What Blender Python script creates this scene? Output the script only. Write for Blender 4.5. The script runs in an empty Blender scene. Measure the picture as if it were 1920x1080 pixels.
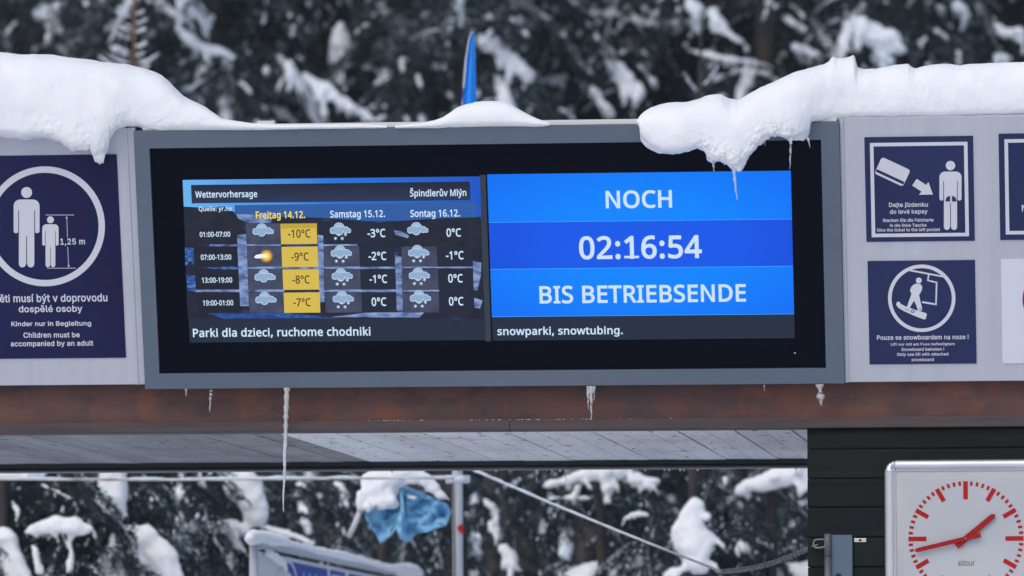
import bpy, bmesh, math, random
import numpy as np
from mathutils import Vector, Matrix, noise

# ------------------------------------------------------------------ camera, world, sun
S = bpy.context.scene
COL = S.collection
FPX = 10929.0                                  # focal length in pixels of a 1920 px wide frame
YAW, PIT, ROL = math.radians(6.4527), math.radians(4.1781), math.radians(0.1038)
ZB = 2.74                                      # height of the display's lower edge
CAM = np.array([3.4229, -19.29, ZB - 1.0896])
TILT = 0.27107                                 # the display leans forward

def cam_axes():
    f = np.array([-math.sin(YAW)*math.cos(PIT), math.cos(YAW)*math.cos(PIT), math.sin(PIT)])
    r = np.array([math.cos(YAW), math.sin(YAW), 0.0]); d = np.cross(f, r)
    c, s = math.cos(ROL), math.sin(ROL)
    return c*r + s*d, -s*r + c*d, f
AR, AD, AF = cam_axes()
cd = bpy.data.cameras.new('camera'); cam = bpy.data.objects.new('camera', cd); COL.objects.link(cam)
cd.sensor_width = 36; cd.lens = 36*FPX/1920; cd.clip_end = 2000; cd.clip_start = 0.5
m = Matrix([[AR[i], -AD[i], -AF[i], CAM[i]] for i in range(3)] + [[0, 0, 0, 1]])
cam.matrix_world = m
cd.dof.use_dof = True; cd.dof.focus_distance = 19.15; cd.dof.aperture_fstop = 5.0; cd.dof.aperture_blades = 7
S.camera = cam

SUN_EL, SUN_AZ = math.radians(48), math.radians(205)     # azimuth from +Y, clockwise: sun behind and left of the camera's back
W = bpy.data.worlds.new('World'); S.world = W; W.use_nodes = True
nt = W.node_tree; bg = nt.nodes['Background']
sk = nt.nodes.new('ShaderNodeTexSky'); sk.sky_type = 'NISHITA'; sk.sun_disc = False
sk.sun_elevation = SUN_EL; sk.sun_rotation = SUN_AZ; sk.air_density = 1.0; sk.dust_density = 2.5; sk.ozone_density = 1.0
nt.links.new(sk.outputs[0], bg.inputs[0]); bg.inputs[1].default_value = 0.15
sd = bpy.data.lights.new('sun', 'SUN'); sun = bpy.data.objects.new('sun', sd); COL.objects.link(sun)
sd.energy = 0.75; sd.angle = math.radians(35); sd.color = (1.0, 0.97, 0.93)
dv = Vector((math.sin(SUN_AZ)*math.cos(SUN_EL), math.cos(SUN_AZ)*math.cos(SUN_EL), math.sin(SUN_EL)))
sun.rotation_euler = dv.to_track_quat('Z', 'Y').to_euler(); sun.location = (0, -5, 20)
EXPO = 0.0
S.view_settings.view_transform = 'Standard'; S.view_settings.look = 'None'
S.view_settings.exposure = EXPO; S.view_settings.gamma = 1.0; S.view_settings.use_curve_mapping = False

# ------------------------------------------------------------------ helpers
def ray(px, py):
    d = AF + AR*((px-960)/FPX) + AD*((py-540)/FPX)
    return d/np.linalg.norm(d)
def hitY(px, py, Y):
    d = ray(px, py); return CAM + d*((Y-CAM[1])/d[1])
def hitZ(px, py, Z):
    d = ray(px, py); return CAM + d*((Z-CAM[2])/d[2])
def hitX(px, py, X):
    d = ray(px, py); return CAM + d*((X-CAM[0])/d[0])
UP = np.array([0, -math.sin(TILT), math.cos(TILT)]); NRM = np.array([0, -math.cos(TILT), -math.sin(TILT)])
ORG = np.array([0, 0, ZB])
MB = Matrix([[1, UP[0], NRM[0], ORG[0]], [0, UP[1], NRM[1], ORG[1]], [0, UP[2], NRM[2], ORG[2]], [0, 0, 0, 1]])
def uv(px, py, w=0.0):                         # a point of the leaning front, w metres proud of it
    d = ray(px, py); o = ORG + NRM*w
    p = CAM + d*(np.dot(o-CAM, NRM)/np.dot(d, NRM))
    return np.array([p[0], np.dot(p-ORG, UP), w])
def rectuv(x0, y0, x1, y1, w=0.0):
    xm, ym = (x0+x1)/2, (y0+y1)/2
    return uv(x0, ym, w)[0], uv(xm, y1, w)[1], uv(x1, ym, w)[0], uv(xm, y0, w)[1]

def lin(r, g, b):
    f = lambda c: (c/255)/12.92 if c <= 10 else (((c/255)+0.055)/1.055)**2.4
    return (f(r), f(g), f(b), 1)
def mat(name, base=(.5, .5, .5), rough=.6, metal=0, spec=.5, emit=None, es=1.0, trans=0, ior=1.45, sss=0, coat=0):
    m = bpy.data.materials.new(name); m.use_nodes = True
    p = m.node_tree.nodes['Principled BSDF']
    p.inputs['Base Color'].default_value = (*base[:3], 1); p.inputs['Roughness'].default_value = rough
    p.inputs['Metallic'].default_value = metal; p.inputs['Specular IOR Level'].default_value = spec
    p.inputs['IOR'].default_value = ior; p.inputs['Transmission Weight'].default_value = trans
    if sss:
        p.inputs['Subsurface Weight'].default_value = sss; p.inputs['Subsurface Radius'].default_value = (.02, .03, .05)
        p.inputs['Subsurface Scale'].default_value = 1.0
    if coat: p.inputs['Coat Weight'].default_value = coat; p.inputs['Coat Roughness'].default_value = .08
    if emit is not None:
        p.inputs['Emission Color'].default_value = emit; p.inputs['Emission Strength'].default_value = es
    return m
def noisy(m, c1, c2, scale=(5, 5, 5), detail=6, lo=.35, hi=.65, rough=.6, bump=0, bscale=None, bdist=.002, extra=None, rvar=None):
    """mix two base colours by object-space noise, optionally a bump"""
    n = m.node_tree; L = n.links; p = n.nodes['Principled BSDF']
    tc = n.nodes.new('ShaderNodeTexCoord'); mp = n.nodes.new('ShaderNodeMapping'); mp.inputs['Scale'].default_value = scale
    nz = n.nodes.new('ShaderNodeTexNoise'); nz.inputs['Scale'].default_value = 1; nz.inputs['Detail'].default_value = detail; nz.inputs['Roughness'].default_value = rough
    L.new(tc.outputs['Object'], mp.inputs[0]); L.new(mp.outputs[0], nz.inputs['Vector'])
    cr = n.nodes.new('ShaderNodeValToRGB'); cr.color_ramp.elements[0].position = lo; cr.color_ramp.elements[1].position = hi
    cr.color_ramp.elements[0].color = (*c1[:3], 1); cr.color_ramp.elements[1].color = (*c2[:3], 1)
    L.new(nz.outputs['Fac'], cr.inputs[0]); out = cr.outputs[0]
    for e in (extra or []):                      # (colour, scale, lo, hi, strength)
        c, sc, l2, h2, st = e
        mp2 = n.nodes.new('ShaderNodeMapping'); mp2.inputs['Scale'].default_value = sc; mp2.inputs['Location'].default_value = (3.1*st, 7.7, 1.3)
        n2 = n.nodes.new('ShaderNodeTexNoise'); n2.inputs['Scale'].default_value = 1; n2.inputs['Detail'].default_value = 5
        r2 = n.nodes.new('ShaderNodeValToRGB'); r2.color_ramp.elements[0].position = l2; r2.color_ramp.elements[1].position = h2
        r2.color_ramp.elements[0].color = (0, 0, 0, 1); r2.color_ramp.elements[1].color = (st, st, st, 1)
        mx = n.nodes.new('ShaderNodeMix'); mx.data_type = 'RGBA'
        L.new(tc.outputs['Object'], mp2.inputs[0]); L.new(mp2.outputs[0], n2.inputs['Vector']); L.new(n2.outputs['Fac'], r2.inputs[0])
        L.new(r2.outputs[0], mx.inputs[0]); L.new(out, mx.inputs[6]); mx.inputs[7].default_value = (*c[:3], 1); out = mx.outputs[2]
    L.new(out, p.inputs['Base Color'])
    if rvar:
        mr = n.nodes.new('ShaderNodeMapRange'); mr.inputs['To Min'].default_value = rvar[0]; mr.inputs['To Max'].default_value = rvar[1]
        L.new(nz.outputs['Fac'], mr.inputs['Value']); L.new(mr.outputs[0], p.inputs['Roughness'])
    if bump:
        b = n.nodes.new('ShaderNodeBump'); b.inputs['Strength'].default_value = bump; b.inputs['Distance'].default_value = bdist
        if bscale:
            mp3 = n.nodes.new('ShaderNodeMapping'); mp3.inputs['Scale'].default_value = bscale
            n3 = n.nodes.new('ShaderNodeTexNoise'); n3.inputs['Scale'].default_value = 1; n3.inputs['Detail'].default_value = 8
            L.new(tc.outputs['Object'], mp3.inputs[0]); L.new(mp3.outputs[0], n3.inputs['Vector']); L.new(n3.outputs['Fac'], b.inputs['Height'])
        else: L.new(nz.outputs['Fac'], b.inputs['Height'])
        L.new(b.outputs[0], p.inputs['Normal'])
    return m

def tag(o, label=None, cat=None, group=None, kind=None):
    if label: o['label'] = label
    if cat: o['category'] = cat
    if group: o['group'] = group
    if kind: o['kind'] = kind
    return o
def empty(name, loc, label, cat, group=None, mtx=None):
    o = bpy.data.objects.new(name, None); COL.objects.link(o); o.empty_display_size = .1
    o.matrix_world = mtx if mtx is not None else Matrix.Translation(Vector(loc))
    return tag(o, label, cat, group)
def wmtx(o):
    return wmtx(o.parent) @ o.matrix_basis if o.parent else o.matrix_basis.copy()
def link(name, me, mats, parent=None, smooth=False, space=None):
    """space: matrix the mesh coordinates are given in (default world); the object is parented keeping place"""
    for mm in (mats if isinstance(mats, (list, tuple)) else [mats]): me.materials.append(mm)
    o = bpy.data.objects.new(name, me); COL.objects.link(o)
    sp = space if space is not None else Matrix.Identity(4)
    if parent is not None:
        o.parent = parent; o.matrix_basis = wmtx(parent).inverted() @ sp
    else: o.matrix_basis = sp
    if smooth: me.polygons.foreach_set('use_smooth', [True]*len(me.polygons))
    return o
def recenter(o):
    """put the origin of a top-level mesh object at the middle of its base"""
    me = o.data; n = len(me.vertices); a = np.empty(n*3); me.vertices.foreach_get('co', a); a = a.reshape(-1, 3)
    c = np.array([(a[:, 0].min()+a[:, 0].max())/2, (a[:, 1].min()+a[:, 1].max())/2, a[:, 2].min()])
    a -= c; me.vertices.foreach_set('co', a.ravel()); o.matrix_basis = o.matrix_basis @ Matrix.Translation(Vector(c)); me.update()
    return o
def mesh_np(name, v, f, mi=None):
    me = bpy.data.meshes.new(name); v = np.asarray(v, dtype=np.float64)
    if isinstance(f, np.ndarray):
        k = f.shape[1]; me.vertices.add(len(v)); me.vertices.foreach_set('co', v.ravel())
        me.loops.add(f.size); me.loops.foreach_set('vertex_index', f.ravel().astype(np.int32))
        me.polygons.add(len(f)); me.polygons.foreach_set('loop_start', np.arange(0, f.size, k, dtype=np.int32))
        if hasattr(me.polygons[0], 'loop_total'):
            try: me.polygons.foreach_set('loop_total', np.full(len(f), k, dtype=np.int32))
            except Exception: pass
    else: me.from_pydata([tuple(p) for p in v], [], f)
    me.update(calc_edges=True); me.validate()
    return me
class G:                                       # a bag of simple shapes -> one mesh
    def __init__(s): s.v = []; s.f = []; s.m = []
    def add(s, v, f, mi=0):
        n = len(s.v); s.v += [tuple(map(float, p)) for p in v]; s.f += [[i+n for i in q] for q in f]; s.m += [mi]*len(f); return s
    def box(s, a, b, mi=0):
        x0, y0, z0 = [min(a[i], b[i]) for i in range(3)]; x1, y1, z1 = [max(a[i], b[i]) for i in range(3)]
        return s.add([(x0, y0, z0), (x1, y0, z0), (x1, y1, z0), (x0, y1, z0), (x0, y0, z1), (x1, y0, z1), (x1, y1, z1), (x0, y1, z1)],
              [(0, 3, 2, 1), (4, 5, 6, 7), (0, 1, 5, 4), (1, 2, 6, 5), (2, 3, 7, 6), (3, 0, 4, 7)], mi)
    def poly(s, pts, w, mi=0): return s.add([(p[0], p[1], w) for p in pts], [list(range(len(pts)))], mi)
    def prism(s, pts, w0, w1, mi=0):
        n = len(pts); v = [(p[0], p[1], w0) for p in pts]+[(p[0], p[1], w1) for p in pts]
        return s.add(v, [list(range(n))[::-1], [n+i for i in range(n)]]+[[i, (i+1) % n, n+(i+1) % n, n+i] for i in range(n)], mi)
    def tube(s, pts, r, k=8, mi=0, caps=True):
        v, f = sweep(np.array(pts, float), r if np.ndim(r) else np.full(len(pts), r), k, caps); return s.add(v, f, mi)
    def mesh(s, name, bevel=0, seg=2):
        me = bpy.data.meshes.new(name); me.from_pydata(s.v, [], s.f); me.polygons.foreach_set('material_index', s.m)
        bm = bmesh.new(); bm.from_mesh(me)
        if bevel: bmesh.ops.bevel(bm, geom=bm.edges[:], offset=bevel, segments=seg, affect='EDGES', profile=.5)
        big = [q for q in bm.faces if len(q.verts) > 4]
        if big: bmesh.ops.triangulate(bm, faces=big)
        bm.to_mesh(me); bm.free(); me.update(); return me
def sweep(P, r, k=8, caps=True, flat=1.0, up=(0, 0, 1)):
    n = len(P); r = np.asarray(r, float); T = np.gradient(P, axis=0); T /= (np.linalg.norm(T, axis=1)[:, None]+1e-9)
    up = np.array(up, float); v = []
    for i in range(n):
        a = np.cross(T[i], up)
        if np.linalg.norm(a) < .08: a = np.cross(T[i], np.array([1.0, 0, 0]))
        a /= np.linalg.norm(a); b = np.cross(a, T[i])
        for j in range(k):
            t = 2*math.pi*j/k; v.append(P[i]+r[i]*(a*math.cos(t)+flat*b*math.sin(t)))
    f = []
    for i in range(n-1):
        for j in range(k): f.append([i*k+j, i*k+(j+1) % k, (i+1)*k+(j+1) % k, (i+1)*k+j])
    if caps:
        c0, c1 = len(v), len(v)+1; v += [P[0], P[-1]]
        for j in range(k): f.append([c0, (j+1) % k, j]); f.append([c1, (n-1)*k+j, (n-1)*k+(j+1) % k])
    return v, f
def circ(cx, cy, rx, ry=None, n=48, a0=0, a1=2*math.pi):
    ry = ry or rx; return [(cx+rx*math.cos(a0+(a1-a0)*i/n), cy+ry*math.sin(a0+(a1-a0)*i/n)) for i in range(n if abs(a1-a0-2*math.pi) < 1e-6 else n+1)]
def rrect(x0, y0, x1, y1, r, n=6):
    p = []
    for cx, cy, a in ((x1-r, y1-r, 0), (x0+r, y1-r, 90), (x0+r, y0+r, 180), (x1-r, y0+r, 270)):
        for i in range(n+1):
            t = math.radians(a+90*i/n); p.append((cx+r*math.cos(t), cy+r*math.sin(t)))
    return p
GLYPHS = {   # outlines in thousandths of an em: face -> character -> (advance, closed contours as x, y, x, y ...)
 'screen': {
  ' ': (209, []),
  ',': (215, [[154,84,136,23,111,-42,85,-103,33,-103,49,-38,63,31,73,93,148,93]]),
  '-': (258, [[32,184,32,246,226,246,226,184]]),
  '.': (215, [[58,43,61,69,72,85,88,94,107,97,126,94,142,85,153,69,157,43,153,18,142,2,126,-8,107,-11,88,-8,72,2,61,18]]),
  '0': (459, [[419,287,409,163,395,112,376,70,349,37,316,12,276,-3,229,-8,170,1,122,27,86,70,60,129,44,201,39,287,44,373,58,446,83,504,119,547,167,573,229,581,287,573,335,547,372,504,399,446,414,373],[110,287,113,215,121,156,137,111,159,78,190,59,229,52,268,59,298,78,320,110,336,156,345,215,348,287,345,359,336,417,320,463,298,495,268,515,229,521,190,515,159,495,137,463,121,417,113,359]]),
  '1': (459, [[285,0,216,0,216,400,216,439,217,470,219,499,196,477,169,455,108,405,71,452,226,573,285,573]]),
  '2': (459, [[417,0,38,0,38,59,188,210,261,287,306,353,318,387,322,424,315,466,294,496,261,514,221,520,181,517,147,506,83,466,45,513,94,548,153,572,221,581,270,576,313,562,347,540,372,510,388,472,394,428,389,385,375,344,353,305,324,267,247,185,128,67,417,64]]),
  '3': (459, [[395,439,392,403,381,372,363,347,340,326,310,311,277,302,277,298,337,283,379,255,405,214,413,163,407,116,390,74,360,40,318,14,263,-3,193,-8,110,-1,36,23,36,89,114,61,194,51,260,59,305,81,331,117,339,164,335,197,320,223,297,242,265,255,226,263,179,265,123,265,123,326,180,326,223,329,259,339,286,356,307,377,319,404,323,434,316,471,295,498,262,516,219,521,164,515,117,498,75,473,39,521,73,544,115,563,163,576,218,581,296,571,352,540,384,495]]),
  '4': (459, [[443,130,359,130,359,0,291,0,291,130,17,130,17,190,286,576,359,576,359,193,443,193],[291,374,291,412,293,444,294,474,295,500,276,468,257,438,86,193,291,193]]),
  '5': (459, [[221,351,275,346,322,331,361,307,389,274,407,232,413,183,407,128,387,81,356,43,314,15,261,-2,199,-8,116,0,51,23,51,90,121,62,200,52,239,55,274,65,302,82,323,106,336,137,341,176,332,225,306,262,262,284,197,292,146,288,99,280,64,302,86,573,373,573,373,508,146,508,132,342,169,348]]),
  '6': (459, [[44,245,51,342,75,433,95,474,121,510,155,539,196,562,246,576,306,581,344,579,377,573,377,513,344,520,308,523,257,518,216,504,183,483,158,454,139,419,127,380,115,291,119,291,150,326,194,350,255,358,302,353,342,338,375,313,400,279,416,236,421,184,415,129,399,82,372,44,336,15,291,-2,239,-8,199,-4,163,7,130,26,101,54,77,89,59,133,48,185],[238,51,284,59,320,84,343,125,351,184,344,233,324,271,289,295,241,303,205,299,175,287,150,270,131,248,119,223,115,198,123,146,146,99,185,64,210,55]]),
  '7': (459, [[109,0,344,508,35,508,35,573,419,573,419,518,187,0]]),
  '8': (459, [[229,581,276,577,318,565,352,546,378,519,395,485,400,443,396,411,385,383,346,338,291,303,355,265,381,242,401,216,414,185,419,148,413,104,395,65,367,34,330,11,284,-3,231,-8,174,-3,126,10,89,33,61,63,45,101,39,146,43,183,56,214,75,241,99,264,158,299,107,336,71,383,61,411,58,444,63,485,80,518,107,545,141,565,182,577],[108,145,116,107,138,76,176,55,229,48,281,55,319,76,342,108,350,148,346,174,335,197,293,235,229,265,217,270,157,237,121,197,111,173],[228,524,188,518,155,502,134,476,127,441,130,414,141,391,179,357,232,330,282,357,317,392,327,414,330,441,323,476,302,502,270,518]]),
  '9': (459, [[417,328,410,231,387,139,366,99,340,63,306,33,265,11,214,-3,154,-8,117,-6,82,0,82,60,115,53,152,50,204,54,245,68,278,90,303,118,322,153,334,192,346,281,341,281,310,247,266,223,204,214,158,219,118,235,85,260,61,294,45,336,40,387,46,443,63,491,90,529,127,557,171,575,223,581,262,577,299,565,332,545,361,518,384,483,402,439,413,388],[223,521,178,513,142,488,118,447,110,388,117,339,137,301,171,277,220,269,256,273,286,285,311,303,330,325,342,349,346,374,338,426,315,474,277,508,252,518]]),
  ':': (215, [[58,43,61,69,72,85,88,94,107,97,126,94,142,85,153,69,157,43,153,18,142,2,126,-8,107,-11,88,-8,72,2,61,18],[58,387,61,412,72,429,88,438,107,441,126,438,142,429,153,412,157,387,153,362,142,345,126,335,107,332,88,335,72,345,61,362]]),
  'B': (521, [[241,573,336,565,404,541,445,497,459,431,456,399,446,371,431,347,409,328,382,313,350,304,350,300,415,279,441,261,461,236,474,203,478,163,472,115,454,74,425,42,385,19,337,5,279,0,78,0,78,573],[256,329,318,335,357,352,377,382,384,423,376,463,351,490,308,506,245,511,150,511,150,329],[150,269,150,61,265,61,330,68,371,91,394,125,401,168,398,197,388,221,370,241,344,256,307,266,260,269]]),
  'C': (507, [[323,517,280,513,241,502,206,482,178,456,155,423,139,383,129,337,125,286,131,220,147,164,175,117,213,83,262,62,322,55,394,62,460,78,460,15,393,-2,312,-8,232,1,166,28,115,72,78,131,56,203,49,287,53,349,67,406,89,456,120,499,159,534,206,559,261,575,324,581,409,572,482,547,453,486,394,508]]),
  'D': (585, [[536,292,528,203,501,131,457,74,399,33,325,8,237,0,78,0,78,573,254,573,335,565,404,540,460,501,502,446,528,377],[460,289,454,359,435,415,404,457,361,487,308,505,244,511,150,511,150,62,228,62,329,76,402,119,446,190]]),
  'E': (446, [[398,0,78,0,78,573,398,573,398,509,150,509,150,330,383,330,383,268,150,268,150,63,398,63]]),
  'F': (416, [[150,0,78,0,78,573,398,573,398,509,150,509,150,306,383,306,383,243,150,243]]),
  'H': (594, [[516,0,443,0,443,267,150,267,150,0,78,0,78,573,150,573,150,330,443,330,443,573,516,573]]),
  'I': (272, [[239,0,32,0,32,42,99,57,99,515,32,531,32,573,239,573,239,531,172,515,172,57,239,42]]),
  'M': (727, [[330,0,142,502,142,461,144,407,144,347,144,0,78,0,78,573,184,573,361,103,544,573,650,573,650,0,578,0,578,352,579,408,581,460,584,501,390,0]]),
  'N': (609, [[532,0,447,0,141,476,141,432,143,378,144,320,144,0,78,0,78,573,161,573,467,99,468,137,466,193,464,249,464,573,532,573]]),
  'O': (626, [[577,287,573,224,561,166,540,116,510,73,473,38,428,13,375,-3,314,-8,251,-3,196,13,151,39,114,73,85,116,65,167,53,224,49,288,56,370,78,442,114,500,166,545,232,572,314,581,393,572,459,545,510,501,547,442,570,370],[125,287,130,220,145,163,171,117,207,83,255,62,314,55,373,62,420,83,456,117,481,163,496,220,501,287,490,384,456,457,398,503,314,518,255,511,207,490,171,457,145,411,130,354]]),
  'P': (485, [[229,573,326,562,393,528,431,475,444,404,433,336,417,306,395,278,364,255,324,238,275,227,216,223,150,223,150,0,78,0,78,573],[223,511,150,511,150,285,208,285,258,288,298,296,330,311,352,334,365,363,370,401,361,449,334,484,289,504]]),
  'Q': (626, [[577,287,573,221,559,160,535,108,503,64,461,30,411,6,548,-136,444,-136,334,-7,324,-8,314,-8,251,-3,196,13,151,39,114,73,85,116,65,167,53,224,49,288,56,370,78,442,114,500,166,545,232,572,314,581,393,572,459,545,510,501,547,442,570,370],[125,287,130,220,145,163,171,117,207,83,255,62,314,55,373,62,420,83,456,117,481,163,496,220,501,287,490,384,456,457,398,503,314,518,255,511,207,490,171,457,145,411,130,354]]),
  'R': (499, [[236,573,301,568,353,555,393,532,422,500,439,460,444,410,440,368,427,334,408,306,385,285,330,257,487,0,403,0,264,237,150,237,150,0,78,0,78,573],[232,510,150,510,150,298,236,298,296,304,338,325,362,359,370,407,366,440,355,467,336,486,310,500,275,507]]),
  'S': (440, [[403,153,396,106,378,66,348,35,307,11,257,-3,198,-8,137,-5,83,4,41,19,41,88,113,65,201,55,240,57,273,66,298,79,316,98,327,120,330,147,327,173,318,194,302,213,277,230,196,265,131,294,85,330,57,375,48,435,54,477,71,513,99,542,136,563,180,576,231,581,318,572,389,549,366,487,302,508,229,517,196,515,169,507,148,494,133,478,124,457,121,434,124,407,133,386,149,367,172,351,246,318,332,279,362,255,385,228,398,194]]),
  'T': (446, [[259,0,187,0,187,509,8,509,8,573,437,573,437,509,259,509]]),
  'W': (746, [[735,573,583,0,510,0,399,375,389,410,380,443,373,471,370,488,367,471,361,443,352,409,342,373,234,0,161,0,10,573,85,573,174,223,183,186,190,151,196,118,201,87,206,119,213,154,222,191,232,227,333,573,407,573,512,225,523,187,532,151,538,117,544,87,550,129,560,175,572,224,660,573]]),
  'a': (450, [[231,437,299,428,347,403,376,358,385,293,385,0,334,0,320,61,279,22,234,-1,172,-8,136,-5,103,6,75,23,55,48,41,80,37,119,50,176,87,219,152,245,243,257,316,259,316,285,310,330,293,359,265,375,227,380,163,370,106,347,84,400,151,426],[252,208,184,200,141,182,118,155,110,119,115,87,132,66,157,53,188,49,238,56,279,79,306,117,315,172,315,210]]),
  'b': (493, [[139,461,138,410,135,373,139,373,161,398,189,419,226,432,272,437,344,423,401,381,437,312,449,215,444,147,427,91,400,48,365,17,322,-2,272,-8,226,-3,189,10,161,31,139,55,133,55,119,0,68,0,68,609,139,609],[260,379,219,374,188,361,165,339,150,308,142,268,139,217,145,144,165,93,202,61,261,51,312,61,348,93,369,145,376,216,369,287,348,338,311,368]]),
  'c': (385, [[241,-8,187,-2,139,15,99,45,69,87,50,143,44,213,51,284,71,342,102,385,142,415,191,432,245,438,309,431,358,415,337,356,292,370,244,376,204,371,172,358,148,335,131,303,120,263,117,213,120,166,131,126,148,94,172,71,202,58,240,53,302,60,351,78,351,15,304,-2]]),
  'd': (493, [[221,-8,148,6,92,48,56,117,44,214,56,311,93,381,149,424,221,438,280,429,323,407,354,374,359,374,356,405,354,438,354,609,425,609,425,0,368,0,358,58,354,58,323,24,279,1],[232,51,290,60,328,88,348,135,355,200,355,213,349,284,329,336,291,369,231,379,181,368,146,334,124,281,117,213,124,144,146,93,181,61]]),
  'e': (452, [[234,438,286,432,329,414,364,385,390,346,406,299,411,244,411,201,117,201,127,137,154,90,197,62,254,52,327,60,392,82,392,20,327,-1,251,-8,194,-2,143,17,101,48,70,91,51,146,44,212,50,277,68,333,96,378,134,411,181,431],[233,380,188,372,154,348,130,309,119,257,338,257,335,292,326,322,312,346,292,364,266,376]]),
  'g': (493, [[221,438,261,434,297,422,329,402,355,373,359,373,369,430,425,430,425,-7,420,-63,404,-109,378,-146,341,-172,293,-187,233,-192,147,-186,78,-165,78,-100,149,-125,237,-134,286,-126,324,-101,347,-63,355,-13,355,4,356,32,358,57,354,57,329,28,299,8,263,-4,221,-8,147,7,91,51,56,121,44,214,56,306,91,377,147,423],[230,379,197,374,169,359,147,336,130,303,120,262,117,213,124,143,146,92,182,60,232,50,288,58,309,69,326,85,349,131,356,197,356,214,353,267,343,309,326,340,302,362,270,374]]),
  'h': (496, [[139,431,138,399,135,370,140,370,174,407,221,429,273,437,321,433,360,421,391,400,413,370,426,330,431,280,431,0,361,0,361,275,355,321,338,353,308,372,265,379,222,374,189,360,166,338,150,308,142,269,139,222,139,0,68,0,68,609,139,609]]),
  'i': (207, [[139,430,139,0,68,0,68,430],[104,591,133,580,142,566,145,546,142,526,133,512,104,501,88,504,75,512,66,526,63,546,66,566,75,580,88,588]]),
  'k': (428, [[138,291,137,257,135,221,152,240,172,264,189,285,326,430,409,430,235,246,421,0,336,0,187,200,138,158,138,0,68,0,68,609,138,609]]),
  'l': (207, [[139,0,68,0,68,609,139,609]]),
  'm': (750, [[540,438,603,429,649,401,676,352,685,280,685,0,615,0,615,277,610,321,594,353,567,372,528,379,474,369,438,342,418,298,411,237,411,0,342,0,342,277,332,333,320,353,303,367,281,376,253,379,215,374,185,360,164,338,150,308,141,269,139,223,139,0,68,0,68,430,125,430,136,371,140,371,173,409,217,431,266,438,312,433,349,420,378,398,398,366,402,366,427,398,461,420,499,433]]),
  'n': (496, [[275,438,343,429,391,401,421,352,431,280,431,0,361,0,361,275,355,321,338,353,308,372,265,379,204,368,166,338,146,289,139,223,139,0,68,0,68,430,125,430,136,371,140,371,175,409,222,431]]),
  'o': (485, [[442,216,438,165,428,121,411,82,388,51,359,25,324,7,285,-4,241,-8,200,-4,163,7,129,25,100,51,77,82,59,121,48,165,44,216,50,282,68,336,97,380,137,412,186,431,244,438,299,431,347,412,387,380,417,336,436,282],[117,216,120,169,130,128,147,95,172,71,203,56,243,51,282,56,314,71,339,95,356,128,366,169,369,216,365,263,355,303,338,335,314,359,282,374,242,379,185,368,147,335,124,284]]),
  'p': (493, [[273,438,344,424,401,383,437,313,449,216,444,148,427,93,401,49,365,17,322,-2,272,-8,213,1,170,24,139,55,134,55,137,20,139,-16,139,-192,68,-192,68,430,126,430,136,371,170,405,213,429],[260,379,221,374,190,362,167,342,152,313,142,275,139,229,139,216,142,167,150,126,165,93,188,70,220,55,261,51,297,56,326,72,348,98,364,131,373,171,376,217,369,283,348,334,311,367]]),
  'r': (331, [[269,438,295,437,319,433,310,368,287,372,264,374,217,363,176,334,149,289,139,229,139,0,68,0,68,430,126,430,134,351,170,395,214,426,240,435]]),
  's': (384, [[348,119,343,80,327,49,302,24,268,6,226,-4,176,-8,99,-1,42,19,42,83,104,60,178,49,224,53,256,66,274,86,280,112,271,141,239,167,174,196,103,228,76,245,57,266,45,292,41,324,52,372,85,408,137,430,202,438,275,430,339,409,315,353,258,372,197,380,159,377,131,366,114,350,108,328,119,298,154,274,219,246,289,215,314,197,333,176,344,150]]),
  't': (289, [[212,50,245,53,272,59,272,5,240,-4,200,-8,167,-5,138,4,112,20,91,44,78,79,74,125,74,375,13,375,13,409,75,437,103,528,144,528,144,430,269,430,269,375,144,375,144,127,149,93,163,69,185,54]]),
  'u': (496, [[427,430,427,0,370,0,359,57,321,20,273,-1,220,-8,173,-4,134,8,103,29,81,59,68,99,63,148,63,430,135,430,135,153,141,108,158,76,188,57,230,51,273,55,306,69,330,91,345,121,354,160,357,206,357,430]]),
  'v': (407, [[163,0,0,430,75,430,167,176,180,137,193,96,201,63,214,96,227,138,241,176,332,430,407,430,244,0]]),
  'w': (630, [[346,243,336,276,328,308,321,335,316,357,308,335,302,307,294,275,284,242,207,1,127,1,9,431,82,431,141,201,153,154,163,109,169,73,178,97,185,128,193,160,201,188,277,431,354,431,428,188,440,149,451,109,457,74,466,108,477,153,489,201,549,431,621,431,502,1,419,1]]),
  'y': (409, [[1,430,76,430,169,185,184,144,196,105,205,68,209,68,224,121,245,186,333,430,409,430,224,-59,188,-130,165,-156,138,-176,106,-188,67,-192,34,-190,9,-186,9,-130,30,-133,56,-135,99,-126,130,-99,152,-59,174,-2]]),
  'z': (377, [[346,0,31,0,31,47,262,375,45,375,45,430,340,430,340,377,112,55,346,55]]),
  '°': (343, [[172,334,136,338,105,350,79,369,60,393,48,423,44,457,48,492,60,522,79,546,104,565,135,577,172,581,207,577,238,565,264,546,283,522,295,492,299,457,295,423,283,393,264,369,238,350,207,338],[172,382,206,387,229,403,242,427,247,457,242,489,228,513,205,529,172,534,138,529,115,513,101,489,96,457,101,427,115,403,138,387]]),
  'ý': (409, [[1,430,76,430,169,185,184,144,196,105,205,68,209,68,224,121,245,186,333,430,409,430,224,-59,188,-130,165,-156,138,-176,106,-188,67,-192,34,-190,9,-186,9,-130,30,-133,56,-135,99,-126,130,-99,152,-59,174,-2],[323,606,302,579,272,546,239,513,209,486,162,486,162,496,188,532,216,575,238,614,323,614]]),
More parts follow.
